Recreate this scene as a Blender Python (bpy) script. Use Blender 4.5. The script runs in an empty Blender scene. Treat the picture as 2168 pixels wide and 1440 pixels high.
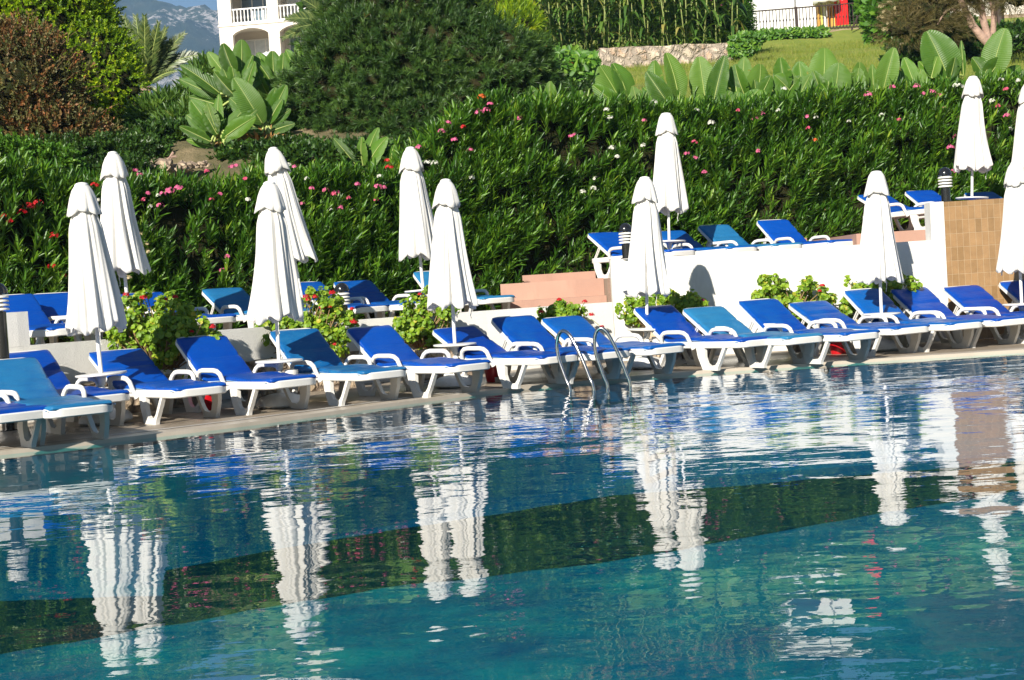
HAZE=True; EXPO=0.8
import bpy, bmesh, math, random
import numpy as np
from mathutils import Vector, Matrix, Euler, noise as mnoise
random.seed(7); rng = np.random.default_rng(11)
R = math.radians; PI = math.pi
scene = bpy.context.scene
COL = scene.collection
# ------------------------------------------------------------------ camera
W, H, F = 2168.0, 1440.0, 3000.0
EYE = 1.15
cam_d = bpy.data.cameras.new("camera"); cam = bpy.data.objects.new("camera", cam_d); COL.objects.link(cam)
cam_d.sensor_width = 36; cam_d.lens = 36 * F / W; cam_d.clip_end = 9000; cam_d.clip_start = 0.05
ROLL, PITCH = R(3.6), math.atan(115 / 3000)
CM = Matrix.Rotation(PI / 2 - PITCH, 3, 'X') @ Matrix.Rotation(-ROLL, 3, 'Z')
cam.matrix_world = Matrix.Translation((0, 0, EYE)) @ CM.to_4x4()
scene.camera = cam
CP = Vector((0, 0, EYE))
def ray(px, py):
    return (CM @ Vector(((px - W / 2) / F, -(py - H / 2) / F, -1))).normalized()
def at(px, py, Y):            # a point of the place seen at a pixel of the survey photo, at depth Y
    d = ray(px, py); return CP + d * (Y / d.y)
def on(px, py, z):            # the point at height z seen at that pixel
    d = ray(px, py); return CP + d * ((z - EYE) / d.z)
# ------------------------------------------------------------------ object helpers
def link(name, me, mat=None, parent=None):
    o = bpy.data.objects.new(name, me); COL.objects.link(o)
    if mat is not None:
        for m in (mat if isinstance(mat, (list, tuple)) else [mat]): me.materials.append(m)
    if parent is not None: o.parent = parent
    return o
def tag(o, label, cat, group=None):
    o['label'] = label; o['category'] = cat
    if group: o['group'] = group
    return o
def struct(o): o['kind'] = 'structure'; return o
def thing(name, label, cat, loc=(0, 0, 0), rz=0, group=None):
    o = bpy.data.objects.new(name, None); COL.objects.link(o); o.empty_display_size = .2
    o.location = loc; o.rotation_euler = (0, 0, rz)
    return tag(o, label, cat, group)
def obj(name, bm, mat, parent=None, smooth=False, angle=None):
    bmesh.ops.recalc_face_normals(bm, faces=bm.faces)
    me = bpy.data.meshes.new(name); bm.to_mesh(me); bm.free()
    if smooth or angle:
        me.polygons.foreach_set('use_smooth', [True] * len(me.polygons))
        if angle: me.set_sharp_from_angle(angle=R(angle))
    return link(name, me, mat, parent)
def copy_tree(o, parent=None):
    c = o.copy(); COL.objects.link(c)
    c.parent = parent
    for ch in KIDS(o): copy_tree(ch, c)
    return c
def KIDS(o): return [x for x in COL.objects if x.parent == o]
def bevel(bm, w, seg=2, ang=30):
    es = [e for e in bm.edges if len(e.link_faces) == 2 and e.calc_face_angle(0) > R(ang)]
    bmesh.ops.bevel(bm, geom=es, offset=w, segments=seg, affect='EDGES', profile=.5, clamp_overlap=True)
def box(bm, x0, x1, y0, y1, z0, z1, M=None):
    vs = [bm.verts.new((x, y, z)) for z in (z0, z1) for y in (y0, y1) for x in (x0, x1)]
    for f in ((0, 2, 3, 1), (4, 5, 7, 6), (0, 1, 5, 4), (2, 6, 7, 3), (0, 4, 6, 2), (1, 3, 7, 5)): bm.faces.new([vs[i] for i in f])
    if M is not None: bmesh.ops.transform(bm, matrix=M, verts=vs)
    return vs
def prism(bm, poly, y0, y1, axis='y'):      # polygon (a,b) extruded along an axis
    def P(a, b, t): return (a, t, b) if axis == 'y' else ((a, b, t) if axis == 'z' else (t, a, b))
    A = [bm.verts.new(P(a, b, y0)) for a, b in poly]; B = [bm.verts.new(P(a, b, y1)) for a, b in poly]
    n = len(poly); bm.faces.new(A); bm.faces.new(B[::-1])
    for i in range(n): bm.faces.new((A[i], B[i], B[(i + 1) % n], A[(i + 1) % n]))
    return A + B
def lathe(bm, prof, n=24, c=(0, 0, 0), fn=None, cap=True):
    rings = []
    for r, z in prof:
        ring = []
        for i in range(n):
            a = 2 * PI * i / n; rr, zz = (r, z) if fn is None else fn(a, r, z)
            ring.append(bm.verts.new((c[0] + rr * math.cos(a), c[1] + rr * math.sin(a), c[2] + zz)))
        rings.append(ring)
    for a, b in zip(rings, rings[1:]):
        for i in range(n): bm.faces.new((a[i], a[(i + 1) % n], b[(i + 1) % n], b[i]))
    if cap: bm.faces.new(rings[0][::-1]); bm.faces.new(rings[-1])
    return rings
def sweep(bm, pts, sec, closed=False, up=Vector((0, 0, 1)), taper=None, cap=True):
    pts = [Vector(p) for p in pts]; n = len(pts); rings = []
    for i, p in enumerate(pts):
        a = pts[i - 1] if (i > 0 or closed) else p; b = pts[(i + 1) % n] if (i < n - 1 or closed) else p
        t = (b - a).normalized(); s = t.cross(up)
        if s.length < 1e-4: s = t.cross(Vector((1, 0, 0)))
        s.normalize(); u = s.cross(t).normalized(); k = taper[i] if taper else 1
        rings.append([bm.verts.new(p + s * x * k + u * y * k) for x, y in sec])
    m = len(sec); pairs = list(zip(rings, rings[1:])) + ([(rings[-1], rings[0])] if closed else [])
    for a, b in pairs:
        for j in range(m): bm.faces.new((a[j], a[(j + 1) % m], b[(j + 1) % m], b[j]))
    if cap and not closed: bm.faces.new(rings[0][::-1]); bm.faces.new(rings[-1])
def circ(r, n=8): return [(r * math.cos(2 * PI * i / n), r * math.sin(2 * PI * i / n)) for i in range(n)]
def rect(w, h, b=.005):
    w /= 2; h /= 2
    return [(w, -h + b), (w, h - b), (w - b, h), (-w + b, h), (-w, h - b), (-w, -h + b), (-w + b, -h), (w - b, -h)]
def arcpts(cx, cz, r, a0, a1, n): return [(cx + r * math.cos(R(a0 + (a1 - a0) * i / n)), cz + r * math.sin(R(a0 + (a1 - a0) * i / n))) for i in range(n + 1)]
def catmull(pts, k=8):
    pts = [Vector(p) for p in pts]; out = []
    P = [pts[0] * 2 - pts[1]] + pts + [pts[-1] * 2 - pts[-2]]
    for i in range(1, len(P) - 2):
        p0, p1, p2, p3 = P[i - 1:i + 3]
        for j in range(k):
            t = j / k
            out.append(.5 * ((2 * p1) + (p2 - p0) * t + (2 * p0 - 5 * p1 + 4 * p2 - p3) * t * t + (3 * p1 - p0 - 3 * p2 + p3) * t ** 3))
    out.append(pts[-1].copy()); return out
# ------------------------------------------------------------------ materials
MAT = {}
def nodes(name):
    m = bpy.data.materials.new(name); m.use_nodes = True; MAT[name] = m
    nt = m.node_tree; b = nt.nodes['Principled BSDF']
    return m, nt, b
def N(nt, typ, **kw):
    n = nt.nodes.new(typ)
    for k, v in kw.items():
        if k in n.inputs: n.inputs[k].default_value = v
        else: setattr(n, k, v)
    return n
def ramp(nt, src, stops, interp='LINEAR'):
    r = nt.nodes.new('ShaderNodeValToRGB'); r.color_ramp.interpolation = interp
    e = r.color_ramp.elements
    while len(e) < len(stops): e.new(.5)
    for i, (p, c) in enumerate(stops): e[i].position = p; e[i].color = (*c, 1) if len(c) == 3 else c
    nt.links.new(src, r.inputs[0]); return r.outputs[0]
def mixc(nt, f, a, b, mode='MIX'):
    m = nt.nodes.new('ShaderNodeMix'); m.data_type = 'RGBA'; m.blend_type = mode
    for s, v in ((0, f), (6, a), (7, b)):
        if hasattr(v, 'is_linked') or hasattr(v, 'links'): nt.links.new(v, m.inputs[s])
        else: m.inputs[s].default_value = v if s == 0 else (*v, 1)
    return m.outputs[2]
def tex(nt, scale, detail=4, rough=.55, kind='ShaderNodeTexNoise', coord='Object', sc=None):
    tc = nt.nodes.new('ShaderNodeTexCoord'); src = tc.outputs[coord]
    if sc:
        mp = nt.nodes.new('ShaderNodeMapping'); mp.inputs['Scale'].default_value = sc; nt.links.new(src, mp.inputs[0]); src = mp.outputs[0]
    t = nt.nodes.new(kind); t.inputs['Scale'].default_value = scale
    if 'Detail' in t.inputs: t.inputs['Detail'].default_value = detail; t.inputs['Roughness'].default_value = rough
    nt.links.new(src, t.inputs['Vector']); return t
def bump(nt, b, h, dist, strength=1):
    n = nt.nodes.new('ShaderNodeBump'); n.inputs['Distance'].default_value = dist; n.inputs['Strength'].default_value = strength
    nt.links.new(h, n.inputs['Height']); nt.links.new(n.outputs[0], b.inputs['Normal']); return n
def simple(name, c1, c2=None, rough=.6, scale=6, bd=0, bs=40, spec=.5, metal=0, coat=0, coord='Object'):
    m, nt, b = nodes(name)
    c2 = c2 or tuple(x * .8 for x in c1)
    t = tex(nt, scale, 6, coord=coord); nt.links.new(ramp(nt, t.outputs[0], [(.3, c1), (.7, c2)]), b.inputs['Base Color'])
    b.inputs['Roughness'].default_value = rough; b.inputs['Metallic'].default_value = metal
    b.inputs['Specular IOR Level'].default_value = spec; b.inputs['Coat Weight'].default_value = coat
    if bd: bump(nt, b, tex(nt, bs, 5, coord=coord).outputs[0], bd)
    return m
def leafmat(name, stops, rough=.42, trans=.3, tcol=(.25, .4, .03), spec=.5, vein=False):
    m, nt, b = nodes(name)
    a = N(nt, 'ShaderNodeAttribute', attribute_name='rnd'); c = ramp(nt, a.outputs['Fac'], stops)
    t = tex(nt, .9, 3); c = mixc(nt, .55, c, mixc(nt, 1.0, c, ramp(nt, t.outputs[0], [(.3, (.6, .7, .5)), (.7, (1.35, 1.25, 1.2))]), 'MULTIPLY'))
    if vein:
        v = N(nt, 'ShaderNodeAttribute', attribute_name='tt')
        s = nt.nodes.new('ShaderNodeMath'); s.operation = 'SINE'; mu = nt.nodes.new('ShaderNodeMath'); mu.operation = 'MULTIPLY'; mu.inputs[1].default_value = 170
        nt.links.new(v.outputs['Fac'], mu.inputs[0]); nt.links.new(mu.outputs[0], s.inputs[0])
        bump(nt, b, s.outputs[0], .003, .7)
        c = mixc(nt, tex(nt, 12, 5).outputs[0], c, mixc(nt, .5, c, (.16, .24, .04)))
    nt.links.new(c, b.inputs['Base Color']); b.inputs['Roughness'].default_value = rough; b.inputs['Specular IOR Level'].default_value = spec
    tr = N(nt, 'ShaderNodeBsdfTranslucent'); nt.links.new(mixc(nt, .5, c, tcol), tr.inputs[0])
    mx = nt.nodes.new('ShaderNodeMixShader'); mx.inputs[0].default_value = trans
    nt.links.new(b.outputs[0], mx.inputs[1]); nt.links.new(tr.outputs[0], mx.inputs[2])
    nt.links.new(mx.outputs[0], nt.nodes['Material Output'].inputs[0]); return m
plastic = simple('white_resin', (.72, .71, .68), (.62, .61, .57), .38, 3, .0015, 60)
def cushion_mat(name, a, bcol, fade):
    m, nt, b = nodes(name)
    t = tex(nt, 2.2, 7, .62); oi = N(nt, 'ShaderNodeObjectInfo')
    f = nt.nodes.new('ShaderNodeMath'); f.operation = 'MULTIPLY_ADD'; f.inputs[1].default_value = .35; nt.links.new(oi.outputs['Random'], f.inputs[0]); nt.links.new(t.outputs[0], f.inputs[2])
    c = ramp(nt, f.outputs[0], [(.45, a), (.62, tuple((x + y) / 2 for x, y in zip(a, bcol))), (.95, bcol)])
    t2 = tex(nt, 38, 8, .75); c = mixc(nt, ramp(nt, t2.outputs[0], [(.60, (0, 0, 0)), (.8, (fade, fade, fade))]), c, (.35, .5, .58))
    nt.links.new(c, b.inputs['Base Color']); b.inputs['Roughness'].default_value = .36; b.inputs['Specular IOR Level'].default_value = .3
    bump(nt, b, tex(nt, 14, 5, sc=(1, .35, 1)).outputs[0], .012); return m
C_DEEP = cushion_mat('cushion_deep_blue', (.0002, .036, .27), (.001, .066, .35), .2)
C_MID = cushion_mat('cushion_mid_blue', (.0003, .045, .28), (.003, .095, .34), .45)
C_FADE = cushion_mat('cushion_faded_teal', (.002, .080, .25), (.022, .165, .33), .7)
piping = simple('cushion_piping', (.25, .42, .6), (.05, .2, .5), .4)
def fabric_mat():
    m, nt, b = nodes('umbrella_canvas')
    t = tex(nt, 1.6, 5); st = tex(nt, 5, 6, sc=(3, 3, .25))
    c = ramp(nt, st.outputs[0], [(.35, (.86, .85, .81)), (.64, (.84, .82, .77)), (.8, (.78, .72, .62))])
    nt.links.new(c, b.inputs['Base Color']); b.inputs['Roughness'].default_value = .85; b.inputs['Specular IOR Level'].default_value = .2
    b.inputs['Sheen Weight'].default_value = .1
    w = tex(nt, 420, 2); bump(nt, b, w.outputs[0], .0006)
    tr = N(nt, 'ShaderNodeBsdfTranslucent'); nt.links.new(c, tr.inputs[0])
    mx = nt.nodes.new('ShaderNodeMixShader'); mx.inputs[0].default_value = .3
    nt.links.new(b.outputs[0], mx.inputs[1]); nt.links.new(tr.outputs[0], mx.inputs[2]); nt.links.new(mx.outputs[0], nt.nodes['Material Output'].inputs[0]); return m
canvas = fabric_mat()
whitemetal = simple('white_painted_metal', (.78, .78, .76), (.66, .65, .62), .35, 8, .001, 90)
def base_mat():
    m, nt, b = nodes('chipped_white_concrete')
    t = tex(nt, 16, 8, .7); g = N(nt, 'ShaderNodeTexCoord'); s = N(nt, 'ShaderNodeSeparateXYZ'); nt.links.new(g.outputs['Object'], s.inputs[0])
    a = nt.nodes.new('ShaderNodeMath'); a.operation = 'MULTIPLY_ADD'; a.inputs[1].default_value = 2.2; nt.links.new(s.outputs[2], a.inputs[0]); nt.links.new(t.outputs[0], a.inputs[2])
    nt.links.new(ramp(nt, a.outputs[0], [(.42, (.02, .02, .02)), (.47, (.62, .62, .6)), (.9, (.7, .7, .68))]), b.inputs['Base Color'])
    b.inputs['Roughness'].default_value = .6; bump(nt, b, t.outputs[0], .01); return m
basem = base_mat()
blackgloss = simple('black_enamel', (.008, .008, .009), (.014, .014, .015), .16, 5, .0004, 80, coat=.4)
steel = simple('brushed_steel', (.55, .53, .5), (.42, .4, .37), .16, 30, metal=1)
def stucco(name, c1, c2, bd=.006):
    m, nt, b = nodes(name)
    big = tex(nt, .7, 6, .6); c = ramp(nt, big.outputs[0], [(.3, c1), (.72, c2)])
    st = tex(nt, 3, 7, .7, sc=(1, 1, .22)); c = mixc(nt, ramp(nt, st.outputs[0], [(.52, (0, 0, 0)), (.8, (.5, .5, .5))]), c, tuple(x * .62 for x in c2))
    g = N(nt, 'ShaderNodeNewGeometry'); nt.links.new(c, b.inputs['Base Color']); b.inputs['Roughness'].default_value = .9
    bump(nt, b, tex(nt, 70, 6, .7).outputs[0], bd); return m
whitewall = stucco('white_stucco', (.72, .71, .67), (.62, .61, .57))
pinkstone = stucco('pink_render', (.45, .275, .205), (.34, .195, .145), .004)
def deck_mat():
    m, nt, b = nodes('poolside_paving')
    t = tex(nt, 1.3, 8, .65); c = ramp(nt, t.outputs[0], [(.3, (.25, .205, .155)), (.7, (.34, .285, .22))])
    br = tex(nt, 1.0, kind='ShaderNodeTexBrick', sc=(1, 1, 1)); br.offset = 0; br.inputs['Brick Width'].default_value = .33; br.inputs['Row Height'].default_value = .33; br.inputs['Mortar Size'].default_value = .006
    br.inputs['Color1'].default_value = (1, 1, 1, 1); br.inputs['Color2'].default_value = (.88, .88, .88, 1); br.inputs['Mortar'].default_value = (.6, .58, .55, 1)
    c = mixc(nt, 1.0, c, br.outputs[0], 'MULTIPLY')
    wet = tex(nt, .6, 4, .5); nt.links.new(c, b.inputs['Base Color'])
    nt.links.new(ramp(nt, wet.outputs[0], [(.4, (.25, .25, .25)), (.6, (.6, .6, .6))]), b.inputs['Roughness'])
    bump(nt, b, tex(nt, 60, 5).outputs[0], .002); return m
deckm = deck_mat()
def tile_mat():
    m, nt, b = nodes('tan_wall_tiles')
    tc = N(nt, 'ShaderNodeTexCoord'); s = N(nt, 'ShaderNodeSeparateXYZ'); cb = N(nt, 'ShaderNodeCombineXYZ'); nt.links.new(tc.outputs['Object'], s.inputs[0])
    nt.links.new(s.outputs[0], cb.inputs[0]); nt.links.new(s.outputs[2], cb.inputs[1])
    br = N(nt, 'ShaderNodeTexBrick'); br.offset = 0; br.inputs['Scale'].default_value = 1; br.inputs['Brick Width'].default_value = .088; br.inputs['Row Height'].default_value = .185; br.inputs['Mortar Size'].default_value = .0026
    br.inputs['Color1'].default_value = (.25, .155, .072, 1); br.inputs['Color2'].default_value = (.33, .205, .10, 1); br.inputs['Mortar'].default_value = (.42, .31, .19, 1)
    nt.links.new(cb.outputs[0], br.inputs['Vector'])
    t = tex(nt, 7, 7, .65); c = mixc(nt, 1.0, br.outputs[0], ramp(nt, t.outputs[0], [(.3, (.82, .8, .76)), (.7, (1.06, 1.04, 1))]), 'MULTIPLY')
    nt.links.new(c, b.inputs['Base Color']); b.inputs['Roughness'].default_value = .32; bump(nt, b, br.outputs['Fac'], .002).invert = True; return m
tilem = tile_mat()
def rock_mat(name, stops, scale, bd=.04, mortar=(.3, .25, .2)):
    m, nt, b = nodes(name)
    v = tex(nt, scale, kind='ShaderNodeTexVoronoi'); v.feature = 'DISTANCE_TO_EDGE'; v2 = tex(nt, scale, kind='ShaderNodeTexVoronoi')
    n = tex(nt, scale * 3, 8, .7)
    hs = N(nt, 'ShaderNodeSeparateColor'); nt.links.new(v2.outputs['Color'], hs.inputs[0])
    c = ramp(nt, hs.outputs[0], stops); c = mixc(nt, .7, c, mixc(nt, 1., c, ramp(nt, n.outputs[0], [(.3, (.6, .6, .6)), (.7, (1.3, 1.3, 1.3))]), 'MULTIPLY'))
    e = ramp(nt, v.outputs[0], [(.02, (0, 0, 0)), (.09, (1, 1, 1))]); c = mixc(nt, e, mortar, c)
    nt.links.new(c, b.inputs['Base Color']); b.inputs['Roughness'].default_value = .92
    ad = nt.nodes.new('ShaderNodeMath'); ad.operation = 'MULTIPLY_ADD'; ad.inputs[1].default_value = .5; nt.links.new(n.outputs[0], ad.inputs[0]); nt.links.new(e, ad.inputs[2])
    bump(nt, b, ad.outputs[0], bd); return m
stonewall = rock_mat('rubble_stone', [(0, (.30, .28, .27)), (.35, (.42, .38, .34)), (.6, (.5, .33, .22)), (1, (.55, .46, .36))], 3.2, .06)
planterm = rock_mat('rough_planter_stone', [(0, (.36, .29, .2)), (.5, (.46, .36, .25)), (1, (.55, .43, .29))], 4.5, .03, (.2, .15, .11))
bark = simple('pale_pink_bark', (.42, .28, .22), (.27, .18, .14), .9, 7, .02, 25)
darkbark = simple('dark_bark', (.09, .06, .045), (.05, .035, .025), .9, 7, .02, 25)
stemm = simple('brown_plant_stem', (.28, .17, .08), (.18, .13, .05), .8, 12)
greenstem = simple('green_plant_stem', (.16, .25, .05), (.22, .2, .07), .6, 12)
redplastic = simple('red_plastic', (.50, .006, .012), (.42, .005, .01), .35, 4)
def flower(name, c): return leafmat(name, [(0, tuple(x * .75 for x in c)), (1, c)], .6, .3, c)
FL = {'pink': flower('pink_petals', (.80, .16, .36)), 'rose': flower('rose_petals', (.75, .10, .22)), 'red': flower('red_petals', (.62, .008, .015)), 'white': flower('white_petals', (.8, .8, .74)), 'orange': flower('orange_petals', (.78, .14, .02)), 'magenta': flower('magenta_petals', (.6, .03, .22)), 'cream': flower('cream_petals', (.6, .5, .3))}
oleander = leafmat('oleander_leaf', [(0, (.022, .075, .006)), (.5, (.055, .155, .010)), (.85, (.14, .28, .016)), (1, (.27, .36, .035))], .42, .3)
L_tree = leafmat('yellow_green_leaf', [(0, (.05, .12, .003)), (.45, (.19, .33, .005)), (.8, (.38, .50, .008)), (1, (.52, .46, .015))], .5, .35)
L_red = leafmat('russet_leaf', [(0, (.05, .07, .015)), (.45, (.11, .115, .03)), (.75, (.22, .10, .035)), (1, (.34, .11, .03))], .6, .2, (.25, .15, .05))
L_needle = leafmat('soft_needle_leaf', [(0, (.012, .036, .008)), (.5, (.036, .09, .014)), (.85, (.08, .155, .025)), (.97, (.10, .17, .03)), (1, (.26, .11, .02))], .5, .2)
L_olive = leafmat('brown_olive_needle', [(0, (.05, .05, .015)), (.5, (.12, .09, .03)), (.85, (.18, .14, .05)), (1, (.10, .15, .03))], .6, .2)
L_dark = leafmat('dark_broad_leaf', [(0, (.014, .04, .008)), (.6, (.035, .09, .013)), (1, (.08, .16, .02))], .45, .2)
L_bright = leafmat('bright_ivy_leaf', [(0, (.04, .12, .01)), (.6, (.08, .21, .015)), (1, (.18, .32, .03))], .5, .3)
L_ger = leafmat('geranium_leaf', [(0, (.09, .20, .012)), (.5, (.20, .35, .02)), (.9, (.33, .46, .035)), (1, (.5, .42, .04))], .5, .35, (.4, .5, .03))
L_cane = leafmat('maize_leaf', [(0, (.03, .08, .012)), (.5, (.075, .16, .025)), (.9, (.15, .25, .04)), (1, (.32, .28, .08))], .45, .3)
L_palm = leafmat('palm_leaflet', [(0, (.03, .06, .015)), (.6, (.075, .12, .03)), (1, (.17, .20, .06))], .4, .15)
L_ban = leafmat('banana_leaf', [(0, (.02, .085, .006)), (.5, (.055, .17, .010)), (1, (.12, .27, .02))], .42, .35, (.25, .5, .02), vein=True)
L_ban2 = leafmat('pale_banana_leaf', [(0, (.06, .165, .016)), (1, (.14, .27, .035))], .48, .35, (.25, .45, .04), vein=True)
L_dry = leafmat('dry_leaf', [(0, (.16, .09, .03)), (.6, (.33, .2, .07)), (1, (.5, .22, .06))], .8, .2, (.4, .25, .08))
midrib = simple('banana_midrib', (.36, .42, .12), (.3, .38, .1), .5, 8)
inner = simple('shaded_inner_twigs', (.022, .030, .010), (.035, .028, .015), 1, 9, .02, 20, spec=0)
# ------------------------------------------------------------------ scattered leaf meshes
def nrm(a): return a / np.maximum(np.linalg.norm(a, axis=1, keepdims=True), 1e-9)
def scatter_data(tv, tf, P, D, Nn, S):
    D = nrm(D); Z = nrm(Nn - D * (Nn * D).sum(1, keepdims=True)); Y = np.cross(Z, D)
    tv = np.asarray(tv, float); S = np.asarray(S, float).reshape(-1, 1, 1)
    V = P[:, None, :] + S * (tv[None, :, 0:1] * D[:, None, :] + tv[None, :, 1:2] * Y[:, None, :] + tv[None, :, 2:3] * Z[:, None, :])
    return V.reshape(-1, 3)
def scatter(name, tv, tf, P, D, Nn, S, mat, parent=None, rnd=None, smooth=False):
    n = len(P); V = scatter_data(tv, tf, P, D, Nn, S); k = len(tv)
    fl = np.concatenate([np.array(f) for f in tf]); sizes = np.array([len(f) for f in tf])
    loops = (np.arange(n)[:, None] * k + fl[None, :]).reshape(-1)
    tot = np.tile(sizes, n); start = np.concatenate([[0], np.cumsum(tot)[:-1]])
    me = bpy.data.meshes.new(name); me.vertices.add(len(V)); me.loops.add(len(loops)); me.polygons.add(len(tot))
    me.vertices.foreach_set('co', V.astype(np.float32).ravel()); me.loops.foreach_set('vertex_index', loops.astype(np.int32))
    me.polygons.foreach_set('loop_start', start.astype(np.int32)); me.polygons.foreach_set('loop_total', tot.astype(np.int32))
    if smooth: me.polygons.foreach_set('use_smooth', [True] * len(tot))
    r = rng.random(n) if rnd is None else rnd
    at_ = me.attributes.new('rnd', 'FLOAT', 'POINT'); at_.data.foreach_set('value', np.repeat(r, k).astype(np.float32))
    me.update(calc_edges=True); me.validate()
    return link(name, me, mat, parent)
LANCE = ([(0, 0, 0), (.35, .085, .02), (.38, -.085, .02), (.75, .06, .0), (.75, -.06, .0), (1, 0, -.05), (.4, 0, -.01)], [(0, 6, 1), (0, 2, 6), (6, 5, 3, 1), (6, 2, 4, 5)])
LEAF4 = ([(0, 0, 0), (.5, .25, .06), (1, 0, -.04), (.5, -.25, .06)], [(0, 2, 1), (0, 3, 2)])
OVAL = ([(0, 0, 0), (.3, .24, .04), (.72, .2, .02), (1, 0, -.06), (.72, -.2, .02), (.3, -.24, .04)], [(0, 3, 2, 1), (0, 5, 4, 3)])
NEED = ([(0, .02, 0), (0, -.02, 0), (.55, -.022, .05), (1, 0, .0), (.55, .022, .05)], [(0, 4, 2, 1), (4, 3, 2)])
def rounddisc():
    v = [(0.5, 0, -.1)]; f = []; n = 9
    for i in range(n):
        a = 2 * PI * i / n; r = .5 * (1 + .06 * (-1) ** i); v.append((.5 + r * math.cos(a), r * math.sin(a), .09 * abs(math.cos(a)) + .04 * (i % 2)))
    for i in range(n): f.append((0, 1 + i, 1 + (i + 1) % n))
    return v, f
DISC = rounddisc()
PETAL5 = ([(0, 0, 0)] + [(.5 * r * math.cos(a), .5 * r * math.sin(a), z) for i in range(5) for r, a, z in ((.8, 2 * PI * i / 5 - .5, .1), (1, 2 * PI * i / 5, .16), (.8, 2 * PI * i / 5 + .5, .1))], [(0, 1 + 3 * i, 2 + 3 * i, 3 + 3 * i) for i in range(5)])
def rdir(n):
    return nrm(rng.normal(size=(n, 3)))
def shoots(P, S, ln, nodes_, per, spread, lmin, lmax, tm, name, mat, parent=None, droop=0, stemmat=None):
    """leafy shoots: P origins, S directions"""
    n = len(P); S = nrm(S); a = np.cross(S, np.array([0, 0, 1.]) + .01); a = nrm(a); b = np.cross(S, a)
    PP, DD, NN = [], [], []
    for k in range(nodes_):
        f = (k + .5) / nodes_; ph = rng.random(n) * 2 * PI
        for j in range(per):
            an = ph + 2 * PI * j / per; rad = a * np.cos(an)[:, None] + b * np.sin(an)[:, None]
            sp = spread * (1 - .55 * f) * (1 + .25 * rng.normal(size=(n, 1)))
            d = S * np.cos(sp) + rad * np.sin(sp); d[:, 2] -= droop * (1 - f)
            PP.append(P + S * (ln * f)); DD.append(d); NN.append(S * np.sin(sp) - rad * np.cos(sp) + .2 * rng.normal(size=(n, 3)))
    PP, DD, NN = map(np.concatenate, (PP, DD, NN)); m = len(PP)
    r = np.clip(np.tile(rng.random(n) * .6, nodes_ * per) + rng.random(m) * .4, 0, 1)
    return scatter(name, tm[0], tm[1], PP, DD, NN, lmin + (lmax - lmin) * rng.random(m), mat, parent, r)
def flowerhead(name, colour, r, nf, size, parent=None, loc=(0, 0, 0), flat=.7, stalk=None):
    d = rdir(nf); d[:, 2] = np.abs(d[:, 2]) * flat + .1; d[:, 1] -= .35; d = nrm(d)
    P = d * r * (.75 + .3 * rng.random((nf, 1)))
    o = scatter(name, PETAL5[0], PETAL5[1], P, nrm(np.cross(d, rdir(nf))), d, size * (.8 + .4 * rng.random(nf)), FL[colour], parent)
    o.location = loc; return o
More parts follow.
